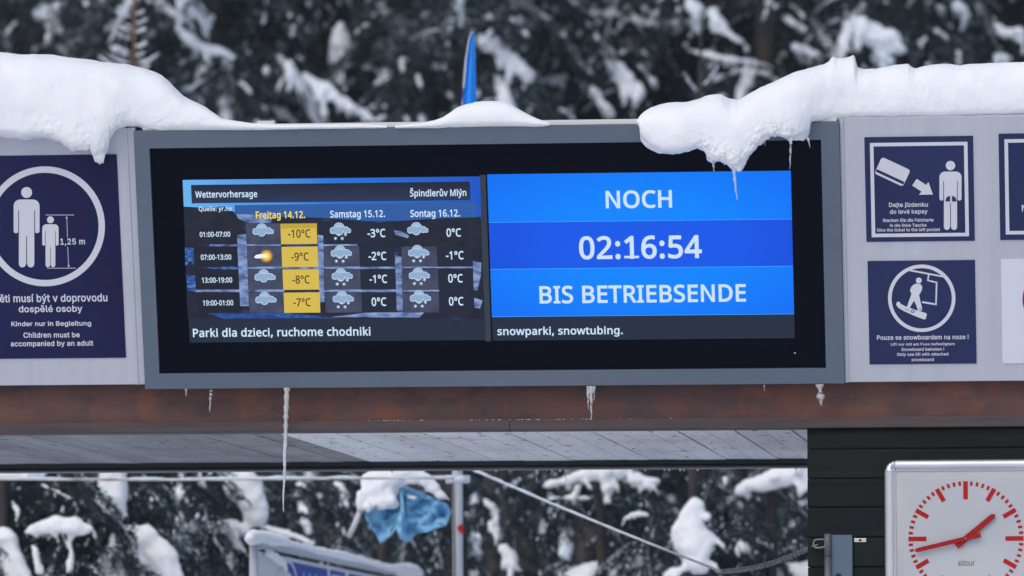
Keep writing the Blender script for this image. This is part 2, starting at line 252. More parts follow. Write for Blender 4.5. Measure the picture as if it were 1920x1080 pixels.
  'Š': (440, [[403,153,396,106,378,66,348,35,307,11,257,-3,198,-8,137,-5,83,4,41,19,41,88,113,65,201,55,240,57,273,66,298,79,316,98,327,120,330,147,327,173,318,194,302,213,277,230,196,265,131,294,85,330,57,375,48,435,54,477,71,513,99,542,136,563,180,576,231,581,318,572,389,549,366,487,302,508,229,517,196,515,169,507,148,494,133,478,124,457,121,434,124,407,133,386,149,367,172,351,246,318,332,279,362,255,385,228,398,194],[192,629,164,668,127,711,93,747,93,757,141,757,184,724,227,683,271,724,314,757,364,757,364,747,329,711,291,668,264,629]]),
  'ů': (496, [[427,430,427,0,370,0,359,57,321,20,273,-1,220,-8,173,-4,134,8,103,29,81,59,68,99,63,148,63,430,135,430,135,153,141,108,158,76,188,57,230,51,273,55,306,69,330,91,345,121,354,160,357,206,357,430],[247,486,212,492,184,508,166,535,160,571,166,607,184,633,212,650,247,655,282,650,310,633,330,607,336,572,330,535,311,508,282,492],[247,526,265,529,279,538,289,552,292,571,289,590,279,604,265,613,247,616,229,613,215,604,205,590,202,571,205,552,214,538,228,529]]),
 },
 'sign': {
  ' ': (188, []),
  '!': (196, [[67,160,63,509,132,509,128,160],[98,-4,81,-1,66,9,56,24,52,41,56,58,66,73,81,83,98,86,116,83,130,73,140,58,143,41,140,24,130,9,116,-1]]),
  ',': (188, [[38,-119,68,71,137,71,84,-119]]),
  '1': (453, [[76,0,76,55,391,55,391,0],[276,509,276,0,212,0,212,448,86,358,86,427,198,509]]),
  '2': (453, [[64,0,64,47,234,229,282,282,311,327,320,371,317,397,308,419,293,436,273,449,224,460,196,457,172,447,153,433,139,413,130,390,127,362,66,362,71,405,86,442,111,473,143,496,182,511,225,516,268,511,306,497,337,474,361,445,376,411,381,372,371,318,336,259,267,180,153,60,389,57,389,0]]),
  '5': (453, [[221,-7,178,-2,140,11,108,32,83,60,66,93,60,130,122,130,127,108,138,89,173,60,221,50,250,53,276,64,298,82,314,104,324,131,328,162,324,193,314,221,297,244,275,262,248,273,218,277,167,268,128,246,67,253,96,509,366,509,366,452,151,452,134,301,178,325,229,334,263,330,294,321,321,306,345,285,364,260,379,231,388,199,391,163,385,117,369,76,343,41,309,15,268,-1]]),
  'B': (456, [[60,0,60,509,241,509,289,504,329,491,359,469,381,442,394,410,398,374,395,344,387,320,356,286,315,267,315,262,339,257,363,245,385,227,402,203,414,173,418,136,413,100,400,67,377,39,344,18,301,4,247,0],[125,57,245,57,296,63,330,80,349,105,355,137,352,161,342,184,327,203,306,218,279,228,248,231,125,231],[125,285,238,285,288,296,308,309,323,326,333,348,336,372,330,403,313,429,283,446,240,452,125,452]]),
  'C': (510, [[267,-7,205,1,150,25,104,63,70,115,48,179,40,254,48,329,70,393,104,445,150,484,205,508,267,516,340,504,373,490,402,471,427,447,448,418,463,385,473,348,408,348,389,395,357,428,315,449,267,456,223,450,184,432,150,403,125,364,109,314,103,254,109,194,125,145,151,105,184,76,223,59,267,53,315,60,357,81,389,114,408,160,473,160,463,124,448,91,428,62,402,38,373,19,341,5,305,-4]]),
  'D': (502, [[219,0,96,0,96,57,215,57,272,63,318,81,354,110,379,149,394,198,399,255,394,312,379,361,354,399,320,428,275,446,221,452,93,452,93,509,225,509,294,501,353,478,399,441,433,391,455,329,462,255,455,181,433,119,398,68,351,31,291,8],[125,509,125,0,60,0,60,509]]),
  'F': (410, [[60,0,60,509,369,509,369,452,125,452,125,278,346,278,346,221,125,221,125,0]]),
  'G': (520, [[269,-7,205,1,149,25,104,64,69,116,47,179,40,254,47,329,69,393,103,445,149,484,203,508,265,516,304,513,340,504,374,489,403,469,429,445,449,416,465,384,474,349,408,349,387,393,356,427,315,448,265,456,222,450,183,432,150,404,125,364,109,314,103,254,109,194,125,145,151,105,184,76,224,59,269,53,309,57,345,71,374,93,396,123,410,160,415,202,434,199,283,199,283,256,478,256,478,200,471,141,451,91,419,50,377,19,326,0]]),
  'K': (467, [[104,145,104,216,139,261,174,303,212,344,364,509,448,509,231,276],[60,0,60,509,125,509,125,334,124,225,125,193,125,0],[372,0,188,259,228,309,449,0]]),
  'L': (393, [[60,0,60,509,125,509,125,57,361,57,361,0]]),
  'N': (523, [[60,0,60,509,136,509,343,183,363,151,388,107,414,55,405,54,401,108,399,157,399,195,399,509,463,509,463,0,387,0,202,290,177,331,148,381,108,452,119,454,122,384,124,328,125,291,125,0]]),
  'O': (533, [[267,-7,205,1,150,25,105,63,70,115,48,179,40,254,48,329,70,393,105,445,150,484,205,508,267,516,329,508,384,484,429,445,464,393,486,329,493,254,486,179,464,115,429,63,384,25,329,1],[267,53,310,59,349,76,383,105,408,144,425,194,430,254,425,314,408,365,383,404,349,433,310,450,267,456,223,450,184,433,151,404,125,364,109,314,103,254,109,194,125,144,151,105,184,76,223,59]]),
  'P': (445, [[60,0,60,509,235,509,289,503,332,487,366,462,390,430,404,391,409,348,404,304,390,265,366,233,332,207,289,191,235,186,109,186,109,242,233,242,269,246,297,256,318,272,333,294,342,319,344,348,342,376,333,402,318,423,297,439,268,449,232,452,125,452,125,0]]),
  'S': (447, [[224,-9,172,-4,128,9,91,31,64,60,46,96,38,137,104,137,110,110,123,88,142,71,166,59,224,49,257,52,286,60,311,74,329,92,341,114,346,139,342,161,332,179,296,205,245,222,184,239,128,260,86,289,60,326,52,372,58,413,75,448,102,476,138,498,180,511,227,516,275,511,316,498,351,476,377,449,394,415,401,378,337,378,326,412,302,437,267,453,225,459,194,456,167,448,145,435,129,418,118,398,115,376,119,352,131,334,169,308,212,293,264,279,312,264,359,238,395,198,405,171,408,139,403,99,386,64,360,34,323,11,278,-4]]),
  'T': (449, [[32,452,32,509,417,509,417,452,257,452,257,0,193,0,193,452]]),
  'a': (389, [[160,-9,126,-5,94,5,68,22,48,45,35,73,30,108,34,138,43,161,58,179,78,193,125,211,178,220,234,227,265,235,273,243,276,255,267,297,240,322,196,331,149,322,118,301,100,274,41,291,57,322,79,346,104,364,133,375,194,384,239,379,286,360,306,343,322,320,333,290,337,251,337,0,277,0,277,52,272,52,252,25,215,1],[170,45,202,49,228,59,248,74,263,93,272,115,276,138,276,190,259,182,231,176,200,171,175,168,134,159,103,139,95,124,92,105,102,72,130,52]]),
  'b': (424, [[229,-8,198,-5,172,4,138,31,118,59,112,59,112,0,53,0,53,509,114,509,114,319,118,319,137,346,171,373,197,381,229,384,274,378,313,361,345,332,370,293,385,245,390,189,385,133,370,84,346,45,313,16,274,-2],[220,47,253,51,279,66,301,88,316,117,325,151,328,189,325,227,316,261,301,290,280,311,253,325,220,330,188,325,161,312,140,291,125,263,116,229,113,189,116,150,125,115,140,86,162,65,188,51]]),
  'c': (396, [[207,-8,159,-2,117,16,82,46,56,85,40,133,34,187,40,243,56,291,82,330,117,360,159,378,207,384,260,377,305,356,340,322,362,277,303,262,290,289,270,311,242,325,207,330,173,325,145,310,124,287,108,258,99,224,96,187,99,151,108,117,124,89,145,66,173,51,207,46,243,52,271,66,292,89,304,117,363,102,341,56,306,21,261,-1]]),
  'd': (424, [[195,-8,151,-2,111,16,79,45,55,84,39,133,34,189,39,245,55,293,79,332,112,361,151,378,196,384,228,381,253,373,287,346,306,319,311,319,311,509,372,509,372,0,313,0,313,59,307,59,287,31,252,4,227,-5],[205,47,236,51,263,65,284,86,299,115,309,150,312,189,309,229,300,263,284,291,263,312,237,325,205,330,172,325,145,311,124,290,108,261,99,227,96,189,99,151,109,117,124,88,145,66,172,51]]),
  'e': (404, [[212,-8,161,-2,117,16,82,46,56,85,40,132,34,187,39,242,55,290,81,329,115,359,157,378,205,384,266,374,294,361,319,341,341,315,357,282,368,242,371,194,371,169,75,169,75,221,338,221,310,202,307,237,298,269,283,294,263,314,237,326,205,330,173,326,146,313,125,294,109,270,99,241,96,211,96,178,100,139,110,106,128,80,151,61,179,50,212,46,254,53,285,73,306,105,365,91,353,63,335,39,311,19,283,4,249,-5]]),
  'f': (254, [[228,379,228,327,6,327,6,379],[81,0,81,432,84,461,96,486,113,505,135,519,187,530,222,527,243,521,227,468,215,472,195,474,171,470,154,460,145,443,142,419,142,0]]),
  'g': (425, [[207,-151,168,-148,134,-140,82,-110,51,-69,101,-41,122,-66,154,-88,207,-97,249,-92,282,-75,304,-47,311,-6,311,68,306,68,287,41,252,16,227,8,195,5,152,10,113,27,80,53,55,90,39,136,34,191,39,246,55,293,80,332,112,361,152,378,196,384,228,382,253,373,288,346,308,319,313,319,313,379,372,379,372,-9,367,-54,350,-90,324,-117,291,-136,251,-147],[205,59,237,63,264,75,285,95,300,121,309,154,312,193,309,231,300,264,285,291,264,312,237,325,205,330,172,325,145,312,124,290,109,262,99,229,96,193,99,155,109,123,124,96,145,76,172,63]]),
  'h': (410, [[114,227,114,0,53,0,53,509,114,509,114,287,102,287,124,332,152,362,187,379,227,384,264,380,295,369,321,349,341,321,353,285,357,240,357,0,296,0,296,235,290,275,273,304,246,323,210,329,184,326,161,317,141,303,126,283,117,257]]),
  'i': (167, [[53,0,53,379,114,379,114,0],[84,443,67,446,54,455,44,468,41,483,44,499,54,512,67,521,84,524,100,521,114,512,123,499,126,483,123,468,114,455,100,446]]),
  'j': (167, [[53,379,114,379,114,-30,111,-63,102,-90,86,-113,65,-129,37,-139,4,-143,-10,-143,-10,-87,2,-87,25,-83,40,-72,50,-54,53,-29],[83,443,67,446,53,455,44,468,41,483,44,499,53,512,67,521,83,524,100,521,114,512,123,499,126,483,123,468,114,455,100,446]]),
  'k': (381, [[110,137,110,212,121,212,284,379,360,379,184,199,177,199],[53,0,53,509,114,509,114,0],[294,0,148,186,191,229,372,0]]),
  'l': (189, [[139,-2,101,3,74,20,58,47,53,84,53,509,114,509,114,99,120,62,130,54,146,52,160,53,170,54,181,3,162,-1]]),
  'm': (610, [[53,0,53,379,112,379,112,295,108,295,118,323,132,346,172,376,219,386,257,380,287,361,309,331,321,295,312,295,322,321,337,343,381,375,437,386,468,383,497,372,522,354,541,328,553,296,557,255,557,0,496,0,496,254,490,289,473,313,447,326,419,330,395,328,374,320,345,290,335,247,335,0,274,0,274,260,269,288,253,311,229,326,199,330,158,320,140,307,126,289,117,266,114,238,114,0]]),
  'n': (410, [[114,227,114,0,53,0,53,379,112,379,112,287,102,287,124,332,152,362,187,379,227,384,264,380,295,369,321,349,341,321,353,285,357,240,357,0,296,0,296,235,290,275,273,304,246,323,210,329,184,326,161,317,141,303,126,283,117,257]]),
  'o': (415, [[207,-8,159,-2,117,16,82,46,56,85,40,133,34,187,40,243,56,291,82,330,117,360,159,378,207,384,256,378,299,360,333,330,359,291,376,243,381,187,376,133,359,85,333,46,299,16,256,-2],[207,46,242,51,270,66,292,89,307,117,316,151,319,187,316,224,307,258,292,287,270,310,242,325,207,330,173,325,145,310,124,287,108,258,99,224,96,187,99,151,108,117,124,89,145,66,173,51]]),
  'p': (424, [[53,-143,53,379,112,379,112,319,118,319,137,346,171,373,197,381,229,384,274,378,313,361,345,332,370,293,385,245,390,189,385,133,370,84,346,45,313,16,274,-2,229,-8,198,-5,173,4,138,31,118,59,114,59,114,-143],[220,47,253,51,279,66,301,88,316,117,325,151,328,189,325,227,316,261,301,290,280,311,253,325,220,330,188,325,161,312,140,291,125,263,116,229,113,189,116,150,125,115,140,86,162,65,188,51]]),
  'r': (259, [[53,0,53,379,112,379,112,321,130,347,152,367,181,380,213,385,229,384,243,384,243,322,230,324,207,326,182,323,159,315,140,301,126,284,117,262,114,237,114,0]]),
  's': (365, [[182,-8,145,-5,112,3,84,18,62,38,45,63,36,94,94,107,105,79,124,60,150,49,181,45,217,50,244,62,262,81,268,103,265,121,254,136,237,147,212,155,149,170,104,186,72,208,53,237,47,274,51,305,65,332,87,354,115,370,149,381,187,384,223,381,254,372,279,358,299,339,324,290,268,277,258,298,243,316,219,328,187,333,156,329,131,317,114,299,109,277,112,258,124,243,172,223,229,209,275,194,306,171,325,142,331,107,326,75,312,47,290,24,260,6,223,-5]]),
  't': (227, [[204,379,204,327,6,327,6,379],[65,471,126,471,126,98,128,76,136,61,150,53,170,50,185,51,202,54,213,2,192,-3,168,-4,125,2,92,21,72,52,65,93]]),
  'u': (410, [[182,-5,146,-1,115,11,89,31,69,59,57,95,53,139,53,379,114,379,114,144,119,105,137,75,164,56,200,50,226,53,249,62,268,77,283,97,293,122,296,153,296,379,357,379,357,0,298,0,298,92,307,92,286,47,257,17,222,0]]),
  'v': (389, [[163,0,17,379,84,379,165,155,187,87,206,21,184,21,203,87,224,155,305,379,371,379,226,0]]),
  'w': (567, [[138,0,23,379,87,379,133,214,154,137,175,41,165,41,186,135,206,214,252,379,316,379,362,214,382,136,402,41,391,41,413,135,434,214,480,379,545,379,429,0,368,0,319,172,305,225,291,280,277,338,291,338,277,280,263,225,248,172,199,0]]),
  'y': (389, [[47,-139,61,-86,71,-87,104,-89,130,-74,151,-36,163,-1,17,379,84,379,165,155,187,87,206,21,184,21,202,87,224,155,305,379,371,379,204,-58,177,-107,139,-136,91,-145,65,-143]]),
  'z': (380, [[42,0,42,46,254,320,48,323,48,379,333,379,333,331,126,60,126,56,339,56,339,0]]),
  'é': (404, [[212,-8,161,-2,117,16,82,46,56,85,40,132,34,187,39,242,55,290,81,329,115,359,157,378,205,384,266,374,294,361,319,341,341,315,357,282,368,242,371,194,371,169,75,169,75,221,338,221,310,202,307,237,298,269,283,294,263,314,237,326,205,330,173,326,146,313,125,294,109,270,99,241,96,211,96,178,100,139,110,106,128,80,151,61,179,50,212,46,254,53,285,73,306,105,365,91,353,63,335,39,311,19,283,4,249,-5],[177,429,225,529,293,529,227,429]]),
  'í': (167, [[53,0,53,379,114,379,114,0],[57,429,104,529,173,529,107,429]]),
  'ý': (389, [[47,-139,61,-86,71,-87,104,-89,130,-74,151,-36,163,-1,17,379,84,379,165,155,187,87,206,21,184,21,202,87,224,155,305,379,371,379,204,-58,177,-107,139,-136,91,-145,65,-143],[168,429,215,529,284,529,218,429]]),
  'ě': (404, [[212,-8,161,-2,117,16,82,46,56,85,40,132,34,187,39,242,55,290,81,329,115,359,157,378,205,384,266,374,294,361,319,341,341,315,357,282,368,242,371,194,371,169,75,169,75,221,338,221,310,202,307,237,298,269,283,294,263,314,237,326,205,330,173,326,146,313,125,294,109,270,99,241,96,211,96,178,100,139,110,106,128,80,151,61,179,50,212,46,254,53,285,73,306,105,365,91,353,63,335,39,311,19,283,4,249,-5],[155,529,204,469,252,529,313,529,233,435,175,435,95,526]]),
 },
}
BOLD = {'screen': 20, 'screen_thin': 13, 'sign': 17, 'thin': -3}
from mathutils.geometry import delaunay_2d_cdt
GC = {}
def glyph(face, ch):
    """thicken a letter's outlines and fill them (non-zero winding); thousandths of an em"""
    if (face, ch) in GC: return GC[face, ch]
    adv, cs = GLYPHS['screen' if face.startswith('screen') else 'sign'][ch]; B = BOLD[face]; P, E = [], []; polys = []
    for c in cs:
        q = np.array(c, float).reshape(-1, 2); d = np.roll(q, -1, 0)-q; d /= np.linalg.norm(d, axis=1)[:, None]
        n1 = np.stack([-d[:, 1], d[:, 0]], 1); n0 = np.roll(n1, 1, 0); m = n0+n1; k = (m*n1).sum(1)[:, None]
        m = np.where(np.abs(k) > .35, m/np.maximum(np.abs(k), .35)*np.sign(k), m); q = q+m*B; polys.append(q)
        n = len(P); P += [Vector(p) for p in q]; E += [(n+i, n+(i+1) % len(q)) for i in range(len(q))]
    if not P: GC[face, ch] = (adv+B, [], []); return GC[face, ch]
    V, _, F, _, _, _ = delaunay_2d_cdt(P, E, [], 0, .01); keep = []
    for f in F:
        c = (V[f[0]]+V[f[1]]+V[f[2]])/3; wn = 0
        for q in polys:
            r = np.roll(q, -1, 0); up = (q[:, 1] <= c.y) & (r[:, 1] > c.y); dn = (q[:, 1] > c.y) & (r[:, 1] <= c.y)
            cr = (r[:, 0]-q[:, 0])*(c.y-q[:, 1])-(c.x-q[:, 0])*(r[:, 1]-q[:, 1]); wn += int((up & (cr > 0)).sum())-int((dn & (cr < 0)).sum())
        if wn != 0: keep.append(list(f))
    GC[face, ch] = (adv+B, [(v.x, v.y) for v in V], keep); return GC[face, ch]
def text_geo(s, x0, y0, x1, y1, w, face='sign'):
    """a line of letters fitted to a box: left, bottom, right, top"""
    pen = 0; V, F = [], []
    for ch in s:
        adv, vs, fs = glyph(face, ch); n = len(V); V += [(x+pen, y, 0) for x, y in vs]; F += [[n+i for i in f] for f in fs]; pen += adv
    used = sorted({i for f in F for i in f}); mp = {i: k for k, i in enumerate(used)}; V = [V[i] for i in used]; F = [[mp[i] for i in f] for f in F]
    a = np.array(V, float); mn, mx = a.min(0), a.max(0)
    a[:, 0] = x0+(a[:, 0]-mn[0])/(mx[0]-mn[0])*(x1-x0); a[:, 1] = y0+(a[:, 1]-mn[1])/(mx[1]-mn[1])*(y1-y0); a[:, 2] = w
    return a, F
def fbm(p, s, o=4):
    return noise.fractal(Vector((p[0]*s, p[1]*s, p[2]*s)), 1.0, 2.0, o)

# ------------------------------------------------------------------ materials
M = {}
M['snow'] = noisy(mat('snow', rough=.75, spec=.3, sss=.25), (.83, .85, .88), (.89, .90, .92), (9, 9, 9), bump=.22, bscale=(60, 60, 60), bdist=.005)
M['snow_ground'] = noisy(mat('snow_ground', rough=.85, spec=.2), (.74, .76, .80), (.84, .86, .88), (.4, .4, .4), bump=.3, bscale=(3, 3, 3), bdist=.05)
M['tree_snow'] = noisy(mat('tree_snow', rough=.9, spec=.1), (.60, .67, .77), (.82, .86, .91), (3, 3, 3), bump=.3, bscale=(30, 30, 30), bdist=.02)  # bluer and darker than plain snow: the tint of shade is in the colour
M['needle'] = noisy(mat('needle', rough=.8, spec=.2), (.014, .026, .032), (.032, .052, .055), (2.5, 2.5, 2.5))  # base lifted towards blue, a veil of haze put into the colour
M['needle_far'] = noisy(mat('needle_far', rough=.85, spec=.15), (.017, .028, .040), (.032, .047, .062), (1.5, 1.5, 1.5))
for _k, _t in (('needle', .62), ('needle_far', .66)):      # fine frost dusted on the upper side of the twigs
    _n = M[_k].node_tree; _L = _n.links; _p = _n.nodes['Principled BSDF']; _c = _p.inputs['Base Color'].links[0].from_socket
    _g = _n.nodes.new('ShaderNodeNewGeometry'); _s = _n.nodes.new('ShaderNodeSeparateXYZ'); _ab = _n.nodes.new('ShaderNodeMath'); _ab.operation = 'ABSOLUTE'
    _o = _n.nodes.new('ShaderNodeTexCoord'); _z = _n.nodes.new('ShaderNodeTexNoise'); _z.inputs['Scale'].default_value = 1.7; _z.inputs['Detail'].default_value = 5
    _m = _n.nodes.new('ShaderNodeMath'); _m.operation = 'MULTIPLY'; _r = _n.nodes.new('ShaderNodeMapRange'); _r.inputs['From Min'].default_value = .36; _r.inputs['From Max'].default_value = _t
    _x = _n.nodes.new('ShaderNodeMix'); _x.data_type = 'RGBA'; _x.inputs[7].default_value = (.38, .45, .54, 1)
    _L.new(_g.outputs['True Normal'], _s.inputs[0]); _L.new(_s.outputs[2], _ab.inputs[0]); _L.new(_o.outputs['Object'], _z.inputs['Vector'])
    _L.new(_ab.outputs[0], _m.inputs[0]); _L.new(_z.outputs['Fac'], _m.inputs[1]); _L.new(_m.outputs[0], _r.inputs[0]); _L.new(_r.outputs[0], _x.inputs[0]); _L.new(_c, _x.inputs[6]); _L.new(_x.outputs[2], _p.inputs['Base Color'])
M['bark'] = noisy(mat('bark', rough=.9, spec=.2), (.028, .025, .026), (.075, .066, .064), (14, 14, 3), bump=.6, bdist=.01)
M['bark_orange'] = noisy(mat('bark_orange', rough=.9, spec=.2), (.13, .07, .045), (.22, .14, .10), (20, 20, 6))
M['panel'] = noisy(mat('panel', rough=.42, spec=.5), (.45, .475, .54), (.50, .52, .58), (22, .9, 1), detail=8, lo=.3, hi=.7, bump=.08, bscale=(40, 1, 1), bdist=.0006,
                   extra=[((.33, .35, .40), (60, .8, 1), .58, .8, .22), ((.34, .35, .40), (2, 3, 1), .5, .85, .3)], rvar=(.3, .55))
M['frame'] = noisy(mat('frame', rough=.45, spec=.5), (.095, .125, .175), (.122, .150, .200), (1.2, 3, 2), detail=5, lo=.35, hi=.7,
                   extra=[((.075, .09, .125), (2, 60, 2), .6, .8, .25)], rvar=(.35, .55))
M['cap'] = mat('cap', (.70, .69, .67), .5)
M['bezel'] = mat('bezel', (.0022, .0034, .0095), .12, spec=.06)
M['rust'] = noisy(mat('rust', rough=.75, spec=.35), (.105, .064, .062), (.185, .085, .064), (2.2, 2, 9), detail=7, lo=.38, hi=.66,
                  bump=.25, bscale=(25, 25, 60), bdist=.003,
                  extra=[((.27, .095, .052), (4.5, 1, 7), .55, .62, .45), ((.20, .075, .048), (14, 1, 5), .56, .64, .5), ((.06, .045, .052), (9, 1, 16), .56, .66, .55), ((.08, .058, .072), (5, 1, 3), .52, .66, .7), ((.10, .085, .09), (40, 1, 3), .6, .78, .35)])
M['flange'] = noisy(mat('flange', rough=.7, spec=.35), (.055, .045, .050), (.085, .062, .063), (2.5, 2, 40), detail=6,
                  bump=.2, bscale=(25, 25, 60), bdist=.002, extra=[((.13, .062, .045), (2.3, 1, 9), .6, .78, .5)])
def plank(name, a, b, crack):
    return noisy(mat(name, rough=.8, spec=.25), a, b, (9, 1.1, 4), detail=9, lo=.3, hi=.7, bump=.4, bscale=(50, 3, 10), bdist=.002,
                 extra=[(crack, (22, 9, 8), .64, .67, .85), (crack, (60, 6, 8), .66, .70, .7), (tuple(x*.6 for x in a), (3, 2.2, 2), .55, .75, .5)])
M['plank_white'] = [plank('white_weathered_plank_paint', (.72+d, .75+d, .79+d), (.84+d, .86+d, .88+d), (.07, .08, .10)) for d in (0, -.07, .02)]
M['plank_grey'] = [plank('grey_weathered_plank', (.20+d, .215+d, .23+d), (.32+d, .335+d, .35+d), (.05, .055, .06)) for d in (0, .04, -.035)]
M['dark_trim'] = noisy(mat('dark_trim', rough=.5), (.018, .021, .027), (.03, .033, .040), (4, 4, 30))
M['thin_trim'] = mat('thin_trim', (.10, .095, .10), .4)
M['wall'] = [noisy(mat('dark_green_plank', rough=.8, spec=.2), (.007+d, .010+d, .0095+d), (.012+d, .0165+d, .0145+d), (2, 2, 50), detail=8, bump=.35, bscale=(3, 3, 90), bdist=.0015,
                   extra=[((.0085, .009, .0135), (2, 1, 6), .5, .7, .8)]) for d in (0, .0015, -.001)]
M['gap'] = mat('gap', (.006, .006, .007), .9)
M['navy'] = noisy(mat('navy', rough=.4, spec=.3), (.013, .021, .082), (.018, .028, .100), (2, 2, 2), detail=3)
M['navy_left'] = noisy(mat('navy_left', rough=.35, spec=.2), (.008, .009, .055), (.012, .018, .078), (2, 1, 2), detail=3,
                      extra=[((.022, .010, .052), (22, 12, 20), .5, .58, .55)])  # purple mottling paints faint tree reflections into the navy
M['print_white'] = noisy(mat('print_white', rough=.35), (.60, .61, .67), (.66, .67, .73), (2, 2, 2))
M['plate_white'] = mat('plate_white', (.66, .68, .77), .35)
M['red'] = noisy(mat('red', rough=.6, spec=.15), (.36, .012, .012), (.43, .018, .016), (8, 8, 8))
M['hand_red'] = mat('hand_red', (.33, .012, .012), .5, spec=.2)
M['clock_face'] = noisy(mat('clock_face', rough=.3, spec=.5), (.42, .44, .475), (.50, .515, .54), (1.5, 1.5, 1.5))
M['clock_edge'] = noisy(mat('clock_edge', rough=.35, spec=.5), (.44, .43, .46), (.52, .51, .52), (3, 3, 3))
M['alu'] = noisy(mat('alu', rough=.33, metal=.75), (.50, .51, .56), (.60, .61, .65), (2, 2, 30))
M['chrome'] = mat('chrome', (.6, .62, .66), .2, metal=1)
M['ink'] = mat('ink', (.06, .02, .035), .5)
M['steel_blue'] = noisy(mat('steel_blue', rough=.5, spec=.5), (.075, .115, .175), (.11, .15, .21), (6, 6, 3), extra=[((.09, .09, .10), (3, 3, 9), .55, .75, .6)])
M['steel_grey'] = noisy(mat('steel_grey', rough=.5, metal=.3), (.10, .105, .12), (.17, .165, .17), (12, 12, 12))
M['chain'] = noisy(mat('chain', rough=.5, metal=.5), (.12, .13, .14), (.30, .31, .32), (40, 40, 40))
M['black'] = mat('black', (.004, .004, .005), .6)
M['ice'] = mat('ice', (.95, .96, .97), .2, trans=.6, ior=1.31, spec=.5)
_n = M['ice'].node_tree; _b = _n.nodes.new('ShaderNodeBump'); _x = _n.nodes.new('ShaderNodeTexNoise'); _x.inputs['Scale'].default_value = 140
_b.inputs['Strength'].default_value = .5; _b.inputs['Distance'].default_value = .003
_n.links.new(_x.outputs['Fac'], _b.inputs['Height']); _n.links.new(_b.outputs[0], _n.nodes['Principled BSDF'].inputs['Normal'])
M['flag_blue'] = noisy(mat('flag_blue', rough=.5), (.0, .25, .93), (.01, .31, .98), (6, 6, 2))
M['cloth_blue'] = noisy(mat('cloth_blue', rough=.7), (.19, .47, .74), (.28, .58, .82), (5, 5, 5), bump=.5, bscale=(9, 9, 9), bdist=.02)
M['pole_white'] = noisy(mat('pole_white', rough=.45), (.44, .48, .54), (.55, .59, .65), (5, 5, 1))
M['cord'] = mat('cord', (.22, .17, .15), .8)
M['rope'] = noisy(mat('rope', rough=.85), (.40, .36, .33), (.70, .71, .72), (9, 9, 9), extra=[((.20, .11, .07), (2.4, 2.4, 2.4), .58, .66, .9)])
M['banner_white'] = mat('banner_white', (.60, .61, .66), .6)
M['banner_blue'] = mat('banner_blue', (.012, .055, .36), .6, spec=.2)
M['banner_grey'] = mat('banner_grey', (.42, .46, .53), .5)

def em(name, c, k=1.0):
    m = mat(name, (.004, .004, .005), .25, spec=.15, emit=c, es=k*2**(-EXPO)); return m
E_ = {}
E_['text'] = em('screen_text', lin(205, 228, 250)); E_['text_big'] = em('screen_big_text', lin(203, 226, 250))
E_['yellow'] = em('screen_yellow', lin(214, 186, 78)); E_['yellow_dim'] = em('screen_yellow_dim', lin(190, 162, 62)); E_['yellow_text'] = em('screen_yellow_text', lin(246, 222, 90)); E_['brown'] = em('screen_brown', lin(46, 30, 22))
E_['dark'] = em('screen_dark', lin(29, 33, 48)); E_['cell'] = em('screen_cell', lin(62, 68, 92)); E_['cell2'] = em('screen_cell_dark', lin(32, 38, 56))
E_['ticker'] = em('screen_ticker', lin(33, 43, 62)); E_['line'] = em('screen_line', lin(128, 142, 178)); E_['snowy'] = em('screen_snowy', lin(146, 166, 205))
E_['cloud'] = em('screen_cloud', lin(142, 172, 206)); E_['cloud_hi'] = em('screen_cloud_hi', lin(196, 218, 240)); E_['flake'] = em('screen_flake', lin(215, 232, 250))
E_['sun'] = em('screen_sun', lin(240, 178, 40)); E_['sun_in'] = em('screen_sun_in', lin(252, 216, 90))
E_['row'] = em('screen_row', lin(46, 92, 160)); E_['hill'] = em('screen_hill', lin(33, 35, 48)); E_['divider'] = em('screen_divider', lin(46, 58, 72))
E_['deep'] = em('screen_deep', lin(20, 26, 44))
def em_grad(name, c0, c1, axis, a, b, c2=None, nz=0):
    """screen picture: colour runs along a local axis from a to b"""
    m = em(name, c0); n = m.node_tree; L = n.links; p = n.nodes['Principled BSDF']
    tc = n.nodes.new('ShaderNodeTexCoord'); sp = n.nodes.new('ShaderNodeSeparateXYZ'); mr = n.nodes.new('ShaderNodeMapRange')
    mr.inputs['From Min'].default_value = a; mr.inputs['From Max'].default_value = b
    cr = n.nodes.new('ShaderNodeValToRGB'); cr.color_ramp.elements[0].color = c0; cr.color_ramp.elements[1].color = c1
    if c2: e = cr.color_ramp.elements.new(.5); e.color = c2
    L.new(tc.outputs['Object'], sp.inputs[0]); L.new(sp.outputs[axis], mr.inputs[0]); L.new(mr.outputs[0], cr.inputs[0]); L.new(cr.outputs[0], p.inputs['Emission Color'])
    return m
def em_noise(name, cols, scale, detail=8, pos=None):
    m = em(name, cols[0]); n = m.node_tree; L = n.links; p = n.nodes['Principled BSDF']
    tc = n.nodes.new('ShaderNodeTexCoord'); mp = n.nodes.new('ShaderNodeMapping'); mp.inputs['Scale'].default_value = scale
    nz = n.nodes.new('ShaderNodeTexNoise'); nz.inputs['Scale'].default_value = 1; nz.inputs['Detail'].default_value = detail
    cr = n.nodes.new('ShaderNodeValToRGB'); pos = pos or [i/(len(cols)-1)*.4+.3 for i in range(len(cols))]
    for i, c in enumerate(cols):
        e = cr.color_ramp.elements[i] if i < 2 else cr.color_ramp.elements.new(pos[i]); e.position = pos[i]; e.color = c
    L.new(tc.outputs['Object'], mp.inputs[0]); L.new(mp.outputs[0], nz.inputs['Vector']); L.new(nz.outputs['Fac'], cr.inputs[0]); L.new(cr.outputs[0], p.inputs['Emission Color'])
    return m

E_['bit'] = em_noise('screen_bit', [lin(26, 36, 62), lin(40, 84, 160), lin(110, 150, 205)], (40, 90, 1))

